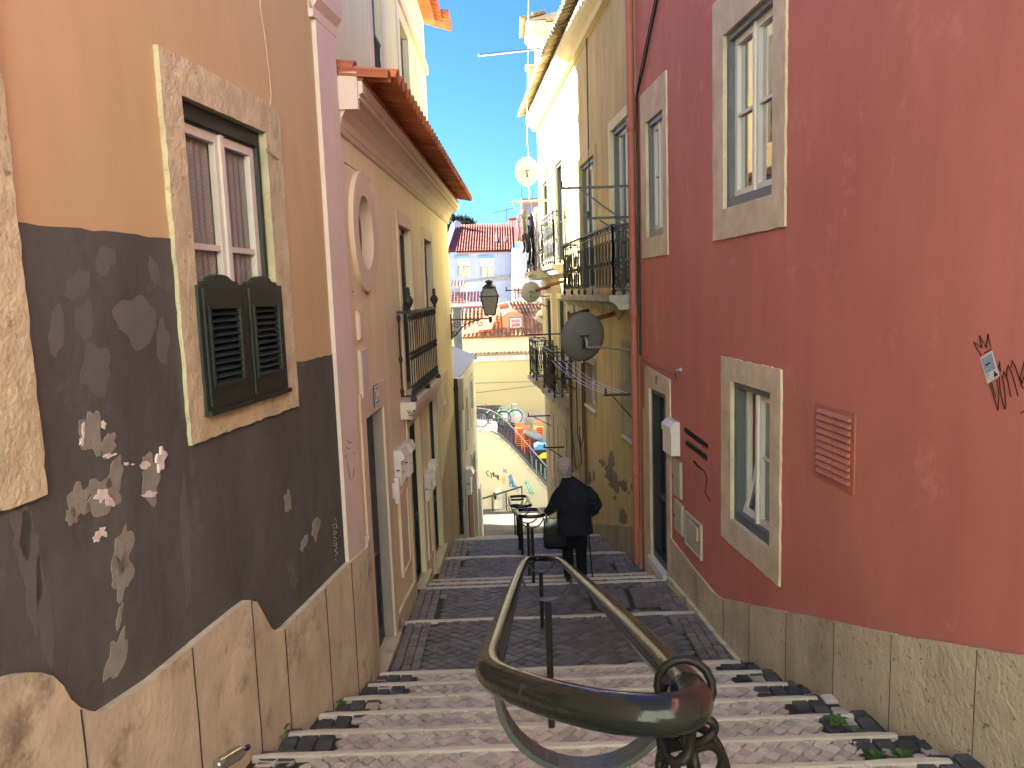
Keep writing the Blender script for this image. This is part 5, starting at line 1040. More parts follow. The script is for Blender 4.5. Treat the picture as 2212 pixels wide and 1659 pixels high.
# hair: curly short grey
mb = MB()
loft(mb, [(HX-.005, HY-.035, 1.545, .074, .055), (HX-.008, HY-.025, 1.59, .094, .085), (HX-.012, HY-.015, 1.66, .104, .105), (HX-.012, HY-.008, 1.715, .098, .106), (HX-.01, HY-.005, 1.76, .072, .082), (HX-.01, HY-.005, 1.782, .025, .03)])
for k in range(190):
    a, t_ = random.uniform(0, 6.28), random.uniform(0, 1); zz = 1.57+.20*t_; rr = .099*math.sqrt(max(.05, 1-((t_-.45)/.60)**2))
    if math.sin(a) > .45 and t_ < .65: continue
    mb.lathe(W3(HX-.01+rr*math.cos(a), HY-.012+rr*math.sin(a)*1.06, zz), [(.002, -.016), (.014, -.008), (.016, 0), (.013, .009), (.002, .016)], 7, axis=(random.uniform(-1, 1), random.uniform(-1, 1), random.uniform(-1, 1)))
remesh(mb, 'hair', 'hair', man, .0055, 1)
mb = MB(); loft(mb, [(HX+.02, HY-.04, 1.455, .088, .078), (HX+.012, HY-.03, 1.50, .084, .078), (HX+.008, HY-.025, 1.535, .074, .070)]); remesh(mb, 'scarf', 'scarf', man, .008, 2)
# trousers
mb = MB(); loft(mb, [(0, 0, .95, .19, .13), (0, 0, .80, .19, .13), (0, 0, .76, .17, .12)])
limb(mb, [(-.085, 0, .84), (-.095, .05, .48), (-.09, .0, .085)], (.105, .082, .070)); limb(mb, [(.09, 0, .84), (.09, .03, .48), (.09, -.02, .085)], (.105, .082, .070)); remesh(mb, 'trousers', 'trous', man, .012, 4)
for fx, fy in ((-.088, 0), (.09, -.02)):
    mb = MB(); mb.tube([W3(fx, fy-.09, .04), W3(fx, fy-.02, .055), W3(fx, fy+.08, .05), W3(fx, fy+.19, .03)], [.038, .052, .05, .03], 10); mb.box(PX+fx-.042, PX+fx+.042, PY+fy-.11, PY+fy+.19, PZ+.0, PZ+.025); remesh(mb, 'shoe', 'black', man, .008, 2)
# coat with sleeves
mb = MB(); loft(mb, [(.0, -.02, .73, .262, .185), (.0, -.02, .80, .258, .18), (.0, -.015, .92, .245, .17), (.005, -.02, 1.03, .24, .165), (.01, -.03, 1.15, .248, .17), (.01, -.035, 1.26, .25, .168), (.005, -.03, 1.34, .232, .15), (-.01, -.015, 1.41, .185, .125), (-.04, .015, 1.47, .125, .10), (-.065, .04, 1.515, .088, .082)], 28)
limb(mb, [(-.10, -.01, 1.33), (-.175, -.015, 1.31), (-.235, -.02, 1.22), (-.285, -.02, 1.12), (-.335, .0, 1.06), (-.385, .02, 1.015)], (.07, .095, .092, .082, .066, .056)); limb(mb, [(.10, -.01, 1.33), (.185, -.015, 1.31), (.26, -.03, 1.22), (.315, -.04, 1.12), (.275, .03, 1.02), (.20, .12, .935)], (.07, .095, .095, .088, .072, .056))
for k in range(7):                                       # folds in the back and sleeves
    x0 = -.18+.06*k; mb.tube([W3(x0, -.155-.02*math.cos(x0*6), .76), W3(x0*.95+.01, -.16-.015*math.cos(x0*6), .90), W3(x0*.8+.01, -.165*math.cos(x0*3.2)-.01, 1.08)], [.016, .012, .004], 6)
for z0 in (1.22, 1.15, 1.08): mb.tube([W3(-.33, -.08, z0-.06), W3(-.25, -.10, z0), W3(-.18, -.11, z0+.02)], [.008, .015, .006], 6); mb.tube([W3(.36, -.08, z0-.08), W3(.30, -.12, z0-.01), W3(.21, -.14, z0+.02)], [.008, .016, .006], 6)
remesh(mb, 'coat', 'coat', man, .012, 7)
# bag and cane are things of their own
bgx, bgy = -.285, -.03
e = empty('shopping_bag', W3(bgx, bgy, .53), 'glossy black shopping bag with long handles, hanging from the arm holding the rail', 'bag')
mb = MB(); n = 12; vs = []; rings = [(.535, .155, .03), (.545, .165, .055), (.65, .165, .062), (.79, .155, .055), (.91, .150, .035), (.95, .148, .02)]
for (z, hw, hd) in rings:
    for k in range(n*2): 
        a = 2*math.pi*k/(n*2); cx_, sx_ = math.cos(a), math.sin(a); f_ = lambda v, p: math.copysign(abs(v)**p, v)
        vs.append(W3(bgx+hw*f_(cx_, .35)+.05*(.95-z)+.008*noise.noise(Vector((a*2, z*9, 3)))*2, bgy+hd*f_(sx_, .6)+.012*noise.noise(Vector((a*3, z*8, 1)))*2, z-.04*(cx_*.5+.5)*(z < .6)))
m2 = n*2; mb.add(vs, [(i*m2+k, i*m2+(k+1) % m2, (i+1)*m2+(k+1) % m2, (i+1)*m2+k) for i in range(5) for k in range(m2)]+[tuple(range(m2))], True)
mb.build('body', 'bagm', e)
for dy in (-.025, .025): 
    mb = MB(); mb.tube([W3(bgx-.10, bgy+dy, .93), W3(bgx-.09, bgy+dy*.7, 1.02), W3(bgx-.06, bgy+dy*.4, 1.10), W3(bgx-.01, bgy, 1.145), W3(bgx+.03, bgy+dy*.4, 1.10), W3(bgx+.065, bgy+dy*.7, 1.02), W3(bgx+.085, bgy+dy, .93)], .009, 6); mb.build('handle', 'bagm', e)
e = empty('cane', W3(.275, .28, -.12), 'black walking cane in the right hand of the old man', 'cane')
MB().tube([W3(.20, .185, .90), W3(.235, .235, .42), W3(.272, .28, -.10)], .011, 8).build('shaft', 'black', e); MB().tube([W3(.20, .10, .885), W3(.20, .15, .90), W3(.20, .22, .895)], .014, 8).build('grip', 'black', e); MB().lathe(W3(.275, .283, -.12), [(.017, 0), (.017, .03), (.012, .05)], 10).build('ferrule', 'rubber', e)
# ============================================================ BACKGROUND
FW = Front(33.0)
H = empty('retaining_wall', (0, 33, -9.8), 'cream retaining wall with coloured graffiti and a sloping top, beyond the stairs', 'wall')
tw = [FW.on(x, y) for x, y in [(1036, 934), (1060, 938), (1078, 947), (1098, 965), (1120, 988), (1150, 1022), (1183, 1060), (1215, 1097)]]; tw = [(-14, tw[0][1]+.1)]+tw
rw = MB().prism(FW, tw+[(tw[-1][0]+3, tw[-1][1]-2.6), (tw[-1][0]+3, -13), (-14, -13)], -.35, 0).build('wall', mat('cream_retaining_wall', (.46, .44, .36), (.41, .39, .31), ns=.8, bump=.2, streak=.4, c3=(.36, .34, .28), n3=2.2, t3=.64), H)
mb = MB()
for a, b in zip(tw[:-1], tw[1:]): mb.prism(FW, [a, b, (b[0], b[1]+.12), (a[0], a[1]+.12)], -.36, .05)
mb.build('coping', 'ledge', H)
def sc8(x, y): return FW.on((1150+x*.3315)*.8642, (850+y*.3315)*.8642)
def gra(ss, m, r=.02):
    mb = MB()
    for s_ in ss: mb.tube([FW.P(*sc8(*p), .01) for p in s_], r, 4)
    mb.build('graffiti', m, H)
gra([[(218, 990), (203, 988), (198, 1003), (208, 1022), (222, 1025)], [(228, 1000), (236, 1018), (246, 998)], [(238, 1015), (234, 1040)], [(252, 1000), (250, 1030)], [(252, 1000), (262, 1004), (252, 1014), (265, 1022), (251, 1030)], [(274, 1016), (268, 1028), (276, 1040), (283, 1028), (274, 1016)], [(286, 1020), (284, 1050)], [(286, 1020), (294, 1028), (286, 1034), (293, 1056)]], 'marker', .016)
gra([[(385, 1010), (372, 1050), (392, 1040), (380, 1085), (402, 1060)], [(366, 1035), (405, 1075)], [(388, 1030), (400, 1110), (412, 1085), (418, 1125)], [(395, 1090), (445, 1110), (415, 1118), (440, 1135)], [(370, 1020), (376, 1100), (395, 1105)]], 'blueink', .028)
gra([[(322, 965), (330, 1000), (336, 975)], [(340, 970), (342, 1002)], [(348, 975), (345, 1000), (355, 995)]], 'blueink', .010)
gra([[(500, 1050), (495, 1085), (510, 1070), (502, 1110), (520, 1090), (512, 1135), (530, 1110), (525, 1155), (545, 1130), (540, 1165), (555, 1150)], [(505, 1060), (530, 1140)], [(496, 1090), (515, 1150)]], 'tealink', .035)
gra([[(328, 1030), (327, 1075)]], 'orangeink', .05)
struct(MB().box(-14, -.75, 33.35, 42, -7.2, FW.on(1040, 940)[1]-.02), 'terrace', 'concrete')
zt0 = FW.on(1040, 940)[1]-.02; mb = MB()
for k in range(22): mb.box(-.75+k*.17, -.75+(k+1)*.17, 33.35, 42, -13, zt0-.17*(k+1))
struct(mb, 'terrace_stairs', 'concrete')
# railing on the wall
e = empty('iron_railing', (0, 33.2, -8), 'iron railing of thin upright bars sloping down along the top of the graffiti wall', 'railing')
mb = MB(); ft = MB(); tb = [(u, z+.12) for u, z in tw]
def topz(u):
    for (a, za), (b, zb) in zip(tb[:-1], tb[1:]):
        if a <= u <= b: return za+(zb-za)*(u-a)/(b-a)
    return tb[-1][1]
for k in range(48):
    u = -2.6+k*.10
    if u > tb[-1][0]: break
    mb.bar(FW.P(u, topz(u), -.15), FW.P(u, topz(u)+.95, -.15), .018, .018)
mb.build('bars', 'iron', e)
for h, th_ in ((.95, .045), (.10, .025)): ft.tube([FW.P(u, topz(u)+h, -.15) for u in [-2.6+k*.2 for k in range(24)] if u < tb[-1][0]], th_/2, 6)
ft.build('rails', 'galv', e)
# low kerb and fence at the foot
e = empty('green_fence', (-.7, 31, -9.2), 'low dark green pipe railing on a stone kerb at the foot of the graffiti wall', 'fence')
F2 = Front(31.0); a = F2.on(1039, 1113); b = F2.on(1105, 1100); MB().prism(F2, [(-5, a[1]-.7), (a[0], a[1]-.3), (b[0], b[1]-.3), (b[0], b[1]), (a[0], a[1]), (-5, a[1]-.7)], -.3, 0).build('kerb', 'ledge', e)
mb = MB(); P_ = [F2.on(x, y) for x, y in [(1037, 1078), (1040, 1077), (1128, 1051)]]; mb.bar(F2.P(P_[0][0]-.5, P_[0][1]-.15), F2.P(*P_[2]), .06, .06)
for x, y0, y1 in ((1040, 1077, 1113), (1063, 1070, 1108), (1093, 1062, 1102), (1127, 1051, 1098)): a, b = F2.on(x, y0), F2.on(x, y1); mb.bar(F2.P(*a), F2.P(a[0], b[1]), .05, .05)
mb.build('posts_and_rail', 'green', e)
thing(MB().prism(FW, [sc8(262, 1130), sc8(268, 1120), sc8(310, 1120), sc8(316, 1130), sc8(318, 1265), sc8(262, 1265)], .01, .25), 'utility_cabinet', 'whitedirty', 'pale concrete cabinet with a rounded top at the foot of the graffiti wall', 'cabinet')
thing(MB().lathe(FW.P(*sc8(266, 1160), .35), [(.02, 0), (.16, .01), (.16, .04), (.02, .05)], 16, axis=(-.9, -.4, 0)), 'round_sign', 'black', 'small dark round sign seen edge on beside the cabinet', 'sign')
# bicycles
def bike(x, y, z, m_, label, sgn=1, sc=1., basket=False):
    e = empty('bicycle', (x, y, z), label, 'bicycle', 'bicycles parked behind the iron railing')
    P = lambda a, b, c=0: Vector((x+sgn*a*sc, y+c, z+b*sc)); R = .34
    for cx_ in (-.52, .52):
        w_ = MB().tube([P(cx_+R*math.cos(t), R+R*math.sin(t)) for t in [2*math.pi*k/24 for k in range(24)]], .026, 6, closed=True).build('wheel', 'tyre', e)
        mb = MB()
        for k in range(12): t = 2*math.pi*k/12; mb.tube([P(cx_, R), P(cx_+R*math.cos(t), R+R*math.sin(t))], .004, 3)
        mb.build('spokes', 'galv', w_)
    fr = MB(); bb, se, hd_, ra_ = P(-.08, .30), P(-.22, .80), P(.36, .82), P(-.52, R)
    for a, b in ((bb, se), (bb, P(.38, .72)), (se, hd_), (ra_, bb), (ra_, P(-.2, .72)), (P(.36, .88), P(.52, R))): fr.tube([a, b], .024, 6)
    fr.build('frame', m_, e); MB().tube([P(.36, .85), P(.33, 1.0), P(.28, 1.04, -.28)], .016, 6).tube([P(.33, 1.0), P(.28, 1.04, .28)], .016, 6).build('handlebar', 'black', e)
    MB().hexa([P(-.36, .86, -.07), P(-.10, .87, -.02), P(-.10, .87, .02), P(-.36, .86, .07), P(-.36, .92, -.07), P(-.10, .91, -.02), P(-.10, .91, .02), P(-.36, .92, .07)]).build('saddle', 'black', e)
    for cx_ in (-.52, .52): MB().tube([P(cx_+(R+.05)*math.cos(t), R+(R+.05)*math.sin(t)) for t in [.3+k*.28 for k in range(9)]], .02, 5).build('mudguard', m_, e)
    if basket: MB().ring(Front(y+.14), (x+sgn*.45-.16, x+sgn*.45+.16, z+.72, z+.98), (x+sgn*.45-.13, x+sgn*.45+.13, z+.75, z+.95), 0, .28).build('basket', 'galv', e)
tz = zt0
bike(-.98, 35.2, tz, 'black', 'dark bicycle at the left end of the iron railing', -1); bike(-.42, 36.0, tz-.05, 'bikegreen', 'green shared bicycle with a front basket behind the railing', 1, 1., True)
for k, (x, y, s_) in enumerate([(1091, 907, .40), (1119, 905, .36)]):
    c = at(x, y+12, 40); mb = MB(); mb.lathe((c.x, 40, -7.0), [(s_, 0), (s_*1.05, .3), (s_, .62), (s_*.4, .82), (.05, .85)], 16); thing(mb, 'wrapped_drum', 'whitepaint', ['round white covered drum behind the green bicycle', 'round white covered drum against the yellow wall, right of the bicycles'][k], 'drum')
# stacked orange chairs, tarpaulin, bins
for s_, (x0, y0, nn, lb) in enumerate([(1122, 925, 9, 'left'), (1135, 932, 8, 'middle'), (1163, 922, 5, 'right')]):
    for k in range(nn):
        c = at(x0, y0, 35.5); c.z = c.z-.10*k
        e = empty('plastic_chair', (c.x, c.y, c.z-.35), ('top' if k == 0 else 'bottom' if k == nn-1 else ['second', 'third', 'fourth', 'fifth', 'sixth', 'seventh', 'eighth'][k-1]+' from the top')+' orange plastic chair of the '+lb+' stack behind the railing', 'chair', 'orange plastic chairs stacked behind the railing')
        MB().hexa([c+Vector(v) for v in [(-.22, -.2, -.02), (.22, -.2, -.02), (.22, .2, -.02), (-.22, .2, -.02), (-.22, -.2, .02), (.22, -.2, .02), (.22, .2, .02), (-.22, .2, .02)]]).build('seat', 'orangep', e)
        MB().hexa([c+Vector(v) for v in [(-.21, .2, 0), (.21, .2, 0), (.21, .24, 0), (-.21, .24, 0), (-.2, .28, .22), (.2, .28, .22), (.2, .32, .22), (-.2, .32, .22)]]).build('backrest', 'orangep', e)
        mb = MB()
        for lx in (-.19, .19):
            for ly in (-.17, .17): mb.bar(c+Vector((lx, ly, -.02)), c+Vector((lx*1.1, ly*1.1, -.40)), .03, .03)
        mb.build('legs', 'orangep', e)
c = at(1151, 942, 35.0); mb = MB(); mb.tube([c+Vector((-.42, 0, .22)), c+Vector((-.1, 0, .12)), c+Vector((.25, 0, -.05)), c+Vector((.42, .1, -.12))], [.10, .19, .20, .12], 12); thing(mb, 'tarpaulin_roll', 'greencanvas', 'rolled grey tarpaulin lying over the orange chairs', 'tarpaulin')
def bin_(x, y, m_, lb):
    c = at(x, y, 34.4); e = empty('bin', (c.x, c.y, c.z-1.1), lb, 'bin'); MB().hexa([c+Vector(v) for v in [(-.28, -.3, -1.1), (.28, -.3, -1.1), (.28, .3, -1.1), (-.28, .3, -1.1), (-.38, -.38, -.12), (.38, -.38, -.12), (.38, .38, -.12), (-.38, .38, -.12)]]).build('body', 'green', e)
    mb = MB(); mb.extr(Side(c.x-.40, 0, 1), [(0, c.z-.12), (.8, c.z-.12), (.78, c.z), (.6, c.z+.12), (.2, c.z+.14), (.02, c.z+.02)], c.y-.42, c.y+.42); mb.build('lid', m_, e)
bin_(1172, 962, 'blue', 'dark bin with a blue lid at the right end of the railing'); bin_(1182, 980, 'yel', 'dark bin with a yellow lid below the blue one')
F5 = Front(33.6); e = empty('steel_barrier', (1.0, 33.6, -9), 'pale green tubular steel barrier in front of the bins', 'barrier'); mb = MB()
for x in (1149, 1158, 1168, 1177): a, b = F5.on(x, 985+(x-1149)*.9), F5.on(x, 1040+(x-1149)*.9); mb.tube([F5.P(*a), F5.P(a[0], b[1])], .035, 6)
mb.tube([F5.P(*F5.on(1149, 972)), F5.P(*F5.on(1165, 990)), F5.P(*F5.on(1184, 1012))], .03, 6); mb.build('tubes', mat('pale_green_steel', (.28, .42, .40), bump=0), e)
# yellow house with old tiled roof
F4 = Front(42.0)
H = empty('old_roofed_house', (-1, 42, -7), 'pale yellow house with an old orange tiled roof and a small roof window', 'house')
ez = F4.on(1100, 727)[1]; lz = F4.on(1100, 762)[1]
MB().prism(F4, [(-9, -13), (6, -13), (6, ez), (-9, ez)], -7, 0).build('wall', 'paleyellow', H)
MB().prism(F4, [(-9, -7.2), (6, -7.4), (6, F4.on(1100, 893)[1]), (-9, F4.on(1100, 893)[1]+.1)], .001, .05).build('base_course', 'stone_grey', H)
MB().prism(F4, [(-9, lz-.02), (6, lz-.02), (6, ez-.02), (-9, ez-.02)], .002, .12).build('frieze', mat('stained_cream_frieze', (.68, .63, .46), (.56, .52, .38), ns=1.2, c3=(.3, .28, .2), n3=1.6, t3=.62), H)
tiles((-9, 41.75, lz-.10), (1, 0, 0), (0, 1, .5), 66, 1, .225, .40).build('ledge_tiles', 'tilegrey', H)
MB().prism(F4, [(-9, lz-.42), (6, lz-.42), (6, lz-.12), (-9, lz-.12)], .002, .18).build('cornice', 'whitedirty', H)
sl_ = 26; V_ = Vector((0, math.cos(R_(sl_)), math.sin(R_(sl_)))); nr = 9
tiles((-9, 41.6, ez), (1, 0, 0), V_, 66, nr, .225, .42).build('roof_tiles', 'tileold', H)
rt = Vector((0, 41.6, ez))+V_*(.42*.92*nr+.1); mb = MB(); mb.add([(-9, 41.6, ez-.02), (6, 41.6, ez-.02), (6, rt.y, rt.z-.02), (-9, rt.y, rt.z-.02), (-9, 49, ez-.5), (6, 49, ez-.5)], [(0, 1, 2, 3), (3, 2, 5, 4)]); mb.build('roof', 'tileold', H)
mb = MB(); mb.tube([(-9, rt.y, rt.z+.03), (6, rt.y, rt.z+.03)], .12, 8); mb.build('ridge', 'tilered', H)
# salmon hipped dormer block
Y0 = 42.4; FD = Front(Y0); a = FD.on(1086, 718); b = FD.on(1131, 718); t_ = FD.on(1108, 672)
db = MB(); db.prism(FD, [(a[0], a[1]-.2), (b[0], b[1]-.2), (b[0], t_[1]-.25), ((a[0]*.25+b[0]*.75), t_[1]-.03), ((a[0]+b[0])/2, t_[1]+.02), ((a[0]*.75+b[0]*.25), t_[1]-.03), (a[0], t_[1]-.25)], -2.5, 0); dm = db.build('dormer', 'salmon', H)
w0, w1 = FD.on(1101, 710), FD.on(1128, 684); w0 = FD.on(1100, 711)
MB().ring(FD, (w0[0], w1[0], w0[1], w1[1]), (w0[0]+.05, w1[0]-.05, w0[1]+.05, w1[1]-.05), .001, .06).build('outer_frame', 'greymetal', dm)
wn = MB().ring(FD, (w0[0]+.06, w1[0]-.06, w0[1]+.06, w1[1]-.06), (w0[0]+.13, w1[0]-.13, w0[1]+.13, w1[1]-.13), .001, .05).fb(FD, w0[0]+.13, w1[0]-.13, (w0[1]+w1[1])/2-.02, (w0[1]+w1[1])/2+.02, .001, .045).build('window', 'mail', dm)
MB().fb(FD, w0[0]+.13, w1[0]-.13, w0[1]+.13, w1[1]-.13, .001, .01).build('pane', mat('reddish_reflecting_glass', (.40, .16, .15), (.5, .3, .3), ns=3, rough=.1, bump=0), wn)
mb = MB(); A1, A2, A3 = at(1000, 722, 41.75), at(1068, 668, 43.6), at(1140, 655, 44.2)          # salmon hip plane left and right of the dormer
mb.add([at(995, 724, 41.6)+Vector((0, 0, .12)), at(1062, 712, 41.9)+Vector((0, 0, .05)), at(1080, 660, 44.3), at(1064, 672, 43.8)], [(0, 1, 2, 3)]); mb.add([v-Vector((0, 0, .1)) for v in mb.v[:4]], [(3, 2, 1, 0)]); mb.build('hip_flashing', 'salmon', H)
e0, e1, e2 = at(1066, 664, 44.6), at(1120, 652, 44.8), at(1176, 664, 44.8)
mb = MB(); mb.add([e0, e1, at(1131, 690, 43), at(1084, 700, 43), e0+Vector((0, 2, -.4)), e1+Vector((0, 2, -.4))], [(0, 1, 2, 3), (0, 1, 5, 4)]); mb.build('hip', 'salmon', H)
tiles(at(1124, 722, 42.2)+Vector((0, 0, .05)), (1, .15, .02), (-.25, .9, .62), 9, 8, .2, .42).build('hip_tiles', 'tileold', H)
mb = MB(); mb.tube([e0, (e0+e1)/2+Vector((0, 0, .05)), e1, e2], .10, 8); mb.build('ridge', 'tileold', H)
mb = MB(); mb.tube([F4.P(*F4.on(1025, 826), .4), F4.P(*F4.on(1170, 822), .4)], .012, 4); thing(mb, 'overhead_wire', 'iron', 'upper thin wire crossing in front of the yellow wall', 'wire')
mb = MB(); mb.tube([F4.P(*F4.on(1030, 846), .5), F4.P(*F4.on(1165, 830), .5)], .012, 4); thing(mb, 'overhead_wire', 'iron', 'lower thin wire crossing in front of the yellow wall', 'wire')
# far white house with the red roof
F7 = Front(75.0)
H = empty('far_white_house', (-3, 75, -4), 'large white house far off with a red tiled roof and two blue topped windows', 'house')
z0, z1 = F7.on(1035, 1000)[1], F7.on(1040, 546)[1]; xl, xr = F7.on(950, 600)[0], F7.on(1110, 600)[0]
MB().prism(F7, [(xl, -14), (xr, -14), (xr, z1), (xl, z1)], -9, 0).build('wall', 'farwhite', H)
for (x0, y0, x1, y1) in ((992, 558, 1012, 598), (1041, 558, 1064, 599)):
    a, b = F7.on(x0, y1), F7.on(x1, y0); w_ = MB().ring(F7, (a[0]-.1, b[0]+.1, a[1], b[1]), (a[0]+.05, b[0]-.05, a[1]+.05, b[1]-.05), .01, .08).fb(F7, (a[0]+b[0])/2-.05, (a[0]+b[0])/2+.05, a[1], b[1], .01, .07).fb(F7, a[0], b[0], (a[1]*.35+b[1]*.65)-.03, (a[1]*.35+b[1]*.65)+.03, .01, .07).build('window', 'white', H)
    MB().fb(F7, a[0]+.05, b[0]-.05, a[1]+.05, b[1]-.05, .005, .02).build('pane', 'gpale', w_); MB().fb(F7, a[0]-.25, b[0]+.1, b[1], b[1]+.28, .005, .25).build('lintel', 'blueshade', w_)
    mb = MB(); mb.fb(F7, a[0]-.05, b[0]+.05, a[1]+.95, a[1]+1.0, .2, .25)
    for k in range(9): u = a[0]+(b[0]-a[0])*k/8; mb.fb(F7, u-.02, u+.02, a[1], a[1]+.95, .2, .24)
    mb.build('railing', 'iron', w_)
a, b = F7.on(966, 612), F7.on(1110, 603); MB().prism(F7, [a, b, (b[0], b[1]+.45), (a[0]+3, a[1]+.2), (a[0], a[1]+.1)], .005, .25).build('ledge', 'ledge', H)
dp = 7.0; top_l, top_r = at(993, 489, 82), at(1116, 484, 82); bl_, br_ = F7.P(xl-.2, z1, .3), F7.P(xr+.2, z1, .3); bl_ = at(966, 545, 74.7)
V_ = Vector((0, (top_r-br_).y, (top_r-br_).z)); nlen = V_.length
nvv = int(nlen/.39)
mb = tiles(bl_, (1, 0, 0), V_, int((br_.x-bl_.x)/.26), nvv, .26, .42, seg=4)
sh_ = (top_l.x-bl_.x)*.5
mb.v = [v+Vector((0, 0, 0)) for v in mb.v]; mb.build('roof_tiles', 'tilered', H)
mb = MB(); mb.add([bl_, br_, br_+V_, bl_+V_, br_+V_+Vector((0, 7, -3)), bl_+V_+Vector((0, 7, -3))], [(0, 1, 2, 3), (3, 2, 4, 5)]); mb.v = [v-Vector((0, 0, .03)) for v in mb.v]; mb.build('roof', 'tilered', H)
mb = MB(); mb.hexa([bl_+Vector(v) for v in [(-.9, 0, -.4), (0, 0, -.4), (0, .3, -.4), (-.9, .3, -.4), (-.9, 0, .1), (0, 0, .1), (0, .3, .1), (-.9, .3, .1)]])
g0, g1 = at(966, 545, 74.6), at(985, 489, 81.5); mb.hexa([g0+Vector((-.5, 0, -.6)), g0+Vector((.05, 0, -.6)), g1+Vector((.05, 0, -.6)), g1+Vector((-.5, 0, -.6)), g0+Vector((-.5, 0, .25)), g0+Vector((.05, 0, .25)), g1+Vector((.05, 0, .3)), g1+Vector((-.5, 0, .3))]); mb.build('parapet', 'ledge', H)
for x in (1072, 1090):
    a, b = at(x, 526, 76.5), at(x-1, 497, 80.5); MB().bar(a+Vector((0, 0, .15)), b+Vector((0, 0, .15)), .25, .10).build('roof_strip', 'galv', H)
# in-between small roofs and walls
H = empty('small_white_house', (-4, 60, -3), 'small white house with two little tiled roofs, low on the left of the far house', 'house')
F6 = Front(60.0); P6 = lambda x, y, o=0: F6.P(*F6.on(x, y, o), o)
def quadwall(F_, pts, th, nm, m_, h): return MB().prism(F_, [F_.on(*p) for p in pts], -th, 0).build(nm, m_, h)
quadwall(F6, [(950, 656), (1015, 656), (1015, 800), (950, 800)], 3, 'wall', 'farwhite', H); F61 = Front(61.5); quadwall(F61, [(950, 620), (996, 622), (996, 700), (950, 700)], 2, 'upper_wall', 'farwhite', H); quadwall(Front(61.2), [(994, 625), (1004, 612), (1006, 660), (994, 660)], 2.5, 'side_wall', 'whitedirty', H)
tiles(P6(950, 657, .3), (1, 0, 0), (0, .9, .55), 13, 4, .26, .42, seg=4).build('roof_tiles', 'tilered', H); tiles(F61.P(*F61.on(950, 623), .3), (1, 0, 0), (0, .9, .4), 8, 3, .26, .42, seg=4).build('roof_tiles', 'tilered', H)
H = empty('narrow_weathered_house', (1.2, 66, -4), 'narrow weathered white house front right of the far white house', 'house')
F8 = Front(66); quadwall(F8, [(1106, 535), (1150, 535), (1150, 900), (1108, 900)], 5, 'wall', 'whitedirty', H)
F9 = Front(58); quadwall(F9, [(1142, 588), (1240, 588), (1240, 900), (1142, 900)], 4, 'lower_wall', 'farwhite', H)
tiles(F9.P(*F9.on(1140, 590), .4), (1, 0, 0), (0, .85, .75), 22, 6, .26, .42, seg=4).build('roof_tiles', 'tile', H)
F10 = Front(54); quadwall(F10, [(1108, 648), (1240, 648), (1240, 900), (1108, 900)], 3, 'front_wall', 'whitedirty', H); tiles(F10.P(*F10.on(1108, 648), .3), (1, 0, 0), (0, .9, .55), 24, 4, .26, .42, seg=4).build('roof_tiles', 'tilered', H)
H = empty('brown_block', (3, 100, -5), 'distant brown apartment block rising behind the laundry', 'building')
F11 = Front(100); quadwall(F11, [(1127, 428), (1260, 424), (1260, 900), (1127, 900)], 10, 'wall', 'brown', H); quadwall(Front(99.9), [(1138, 445), (1144, 445), (1144, 460), (1138, 460)], .05, 'window', 'gpale', H)
mb = MB()
for x in (1127, 1150): a = F11.on(x, 432); mb.tube([F11.P(*a, -1), F11.P(a[0], a[1]+1.6, -1)], .06, 5)
mb.build('mast', 'iron', H)
H = empty('pale_turret', (1.5, 90, 5), 'small pale roof structure at the right end of the red roof', 'roof turret'); F12 = Front(90)
quadwall(F12, [(1100, 476), (1130, 476), (1130, 520), (1100, 520)], 4, 'wall', 'cream', H); quadwall(Front(89.8), [(1098, 472), (1132, 466), (1132, 470), (1098, 476)], 4.5, 'roof', 'tilered', H)
mb = MB(); a = at(1094, 480, 83); mb.tube([a, a+Vector((0, 0, 1.5))], .04, 5); mb.tube([a+Vector((-1.4, 0, 1.0)), a+Vector((.8, 0, 1.45))], .025, 4)
for k in range(6): mb.tube([a+Vector((-1.3+.35*k, -.3, 1.03+.07*k)), a+Vector((-1.3+.35*k, .3, 1.03+.07*k))], .02, 4)
mb.tube([a+Vector((-1.3, 0, .4)), a+Vector((-1.3, 0, 1.05))], .03, 4); thing(mb, 'roof_aerial', 'iron', 'comb shaped roof aerial above the red roof', 'aerial')
c = at(988, 485, 81); mb = MB(); mb.lathe(c, [(.02, 0), (.38, .02), (.40, .06), (.02, .07)], 18, axis=(.1, -1, .2)); mb.tube([c, c-Vector((0, 0, 1.0))], .05, 5); thing(mb, 'roof_dish', 'mail', 'small white dish on the left corner of the far red roof', 'satellite dish')
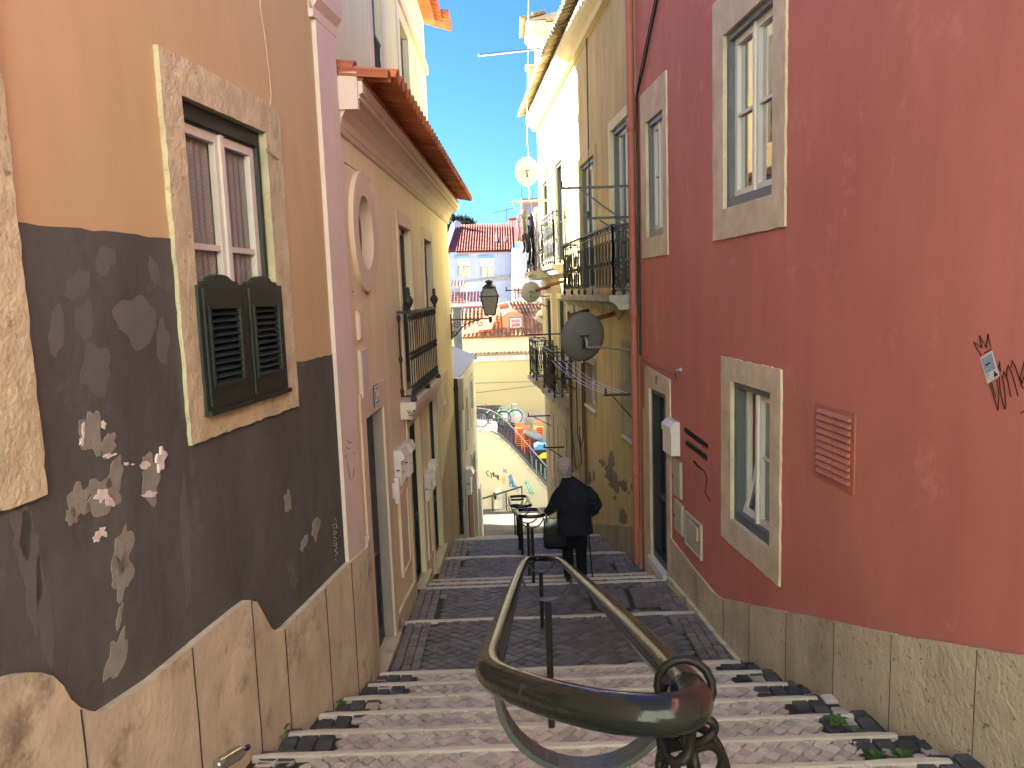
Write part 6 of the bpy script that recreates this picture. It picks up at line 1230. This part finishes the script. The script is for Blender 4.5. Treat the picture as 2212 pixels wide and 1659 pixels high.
# tree behind the far house
def tree(x, y, Y, rx, rz, label):
    c = at(x, y, Y); e = empty('tree', (c.x, Y, -14), label, 'tree')
    mb = MB(); mb.tube([(c.x, Y, -14), (c.x+.3, Y, c.z-rz*.5), (c.x, Y, c.z+rz*.3)], [.5, .35, .12], 8)
    for k in range(9): a = random.uniform(0, 6.28); mb.tube([(c.x, Y, c.z-rz*.5), (c.x+rx*.7*math.cos(a), Y+rx*.6*math.sin(a), c.z+random.uniform(-.3, .6)*rz)], [.16, .04], 5)
    mb.build('trunk', 'bark', e); mb = MB(); cl = []
    for k in range(60):
        a, b_ = random.uniform(0, 6.28), math.asin(random.uniform(-.8, 1)); q = random.uniform(.6, 1.0); cl.append(Vector((c.x+rx*q*math.cos(a)*math.cos(b_), Y+rx*q*math.sin(a)*math.cos(b_), c.z+rz*q*math.sin(b_))))
    for k in range(9000):
        o = random.choice(cl)+Vector((random.gauss(0, .28), random.gauss(0, .28), random.gauss(0, .22)))*rx*.42; s_ = random.uniform(.09, .2); d1_ = Vector([random.uniform(-1, 1) for _ in range(3)]).normalized()*s_; d2_ = Vector([random.uniform(-1, 1) for _ in range(3)]).normalized()*s_*.7
        mb.add([o-d1_, o+d2_, o+d1_, o-d2_], [(0, 1, 2, 3)])
    mb.build('crown', 'treeleaf', e, fix=False)
tree(985, 494, 96, 2.3, 1.9, 'dark green rounded tree crown above the left end of the red roof')
# ============================================================ STREET LAMP on the beige corner
WB = B.P(15.7, 0, 0); e = empty('street_lamp', B.P(15.7, -.75, 0), 'old iron lantern on a scrolled wall bracket at the corner of the beige house', 'street lamp')
LY = 15.7; lc = at(1058, 650, LY); px = lambda x, y: at(x, y, LY)
mb = MB(); x0 = WB.x; zt_ = px(1000, 690).z; mb.bar((x0-.05, LY, zt_), (lc.x+.03, LY, zt_), .03, .03)
mb.tube(cat([(x0+.02, LY, zt_-.36), (x0+.12, LY, zt_-.30), (x0+.24, LY, zt_-.16), (x0+.40, LY, zt_-.07), (x0+.56, LY, zt_-.03)]), .016, 6)
for (cx_, cz_, r_, t0, t1) in ((x0+.13, zt_-.12, .08, 0, 8), (x0+.30, zt_-.07, .05, 3, 10), (x0+.62, zt_-.09, .07, 1.5, 9.5), (x0+.07, zt_-.28, .05, 0, 6)):
    mb.tube([(cx_+r_*(1-.05*k)*math.cos(t0+(t1-t0)*k/16), LY, cz_+r_*(1-.05*k)*math.sin(t0+(t1-t0)*k/16)) for k in range(17)], .010, 5)
mb.bar((x0+.02, LY, zt_+.12), (x0+.02, LY, zt_-.40), .03, .03); mb.lathe((lc.x, LY, zt_-.09), [(.01, 0), (.035, .03), (.035, .10), (.02, .13)], 8); mb.build('bracket', 'iron', e)
zb_, zm_, zc_, ztp = px(0+1058, 680).z, px(1058, 640).z, px(1058, 622).z, px(1058, 605).z
wb, wm, wc = .10, .175, .12
def sqr(z, w_): return [Vector((lc.x+sx*w_, LY+sy*w_, z)) for sx, sy in ((-1, -1), (1, -1), (1, 1), (-1, 1))]
b0_, m0_, c0_ = sqr(zb_, wb), sqr(zm_, wm), sqr(zc_, wc)
fr = MB()
for k in range(4): fr.bar(b0_[k], m0_[k], .018, .018); fr.bar(m0_[k], c0_[k], .016, .016); fr.bar(b0_[k], b0_[(k+1) % 4], .02, .02); fr.bar(m0_[k]+(m0_[k]-m0_[(k+1) % 4])*.07, m0_[(k+1) % 4]+(m0_[(k+1) % 4]-m0_[k])*.07, .022, .022); fr.bar(c0_[k], c0_[(k+1) % 4], .03, .03)
for k in range(4): fr.tube([b0_[k], b0_[k]*.6+Vector((lc.x, LY, zb_-.05))*.4, (lc.x, LY, zt_+.01)], .008, 5)
fr.build('lantern_frame', 'iron', e)
g = MB(); g.add([v*.99+Vector((lc.x, LY, zb_))*.01 for v in b0_]+m0_+c0_, [(k, (k+1) % 4, 4+(k+1) % 4, 4+k) for k in range(4)]+[(4+k, 4+(k+1) % 4, 8+(k+1) % 4, 8+k) for k in range(4)]); g.build('lamp_glass', 'lampglass', e)
MB().lathe((lc.x, LY, zc_), [(wc*1.25, 0), (wc*1.2, .02), (wc*.9, .05), (.07, .075), (.055, .10), (.085, .115), (.09, .13), (.06, .15), (.02, .165)], 14).build('lamp_cap', 'iron', e)
# graffiti on the pilaster
mb2.build('graffiti', 'marker', bpy.data.objects['orange_house'])
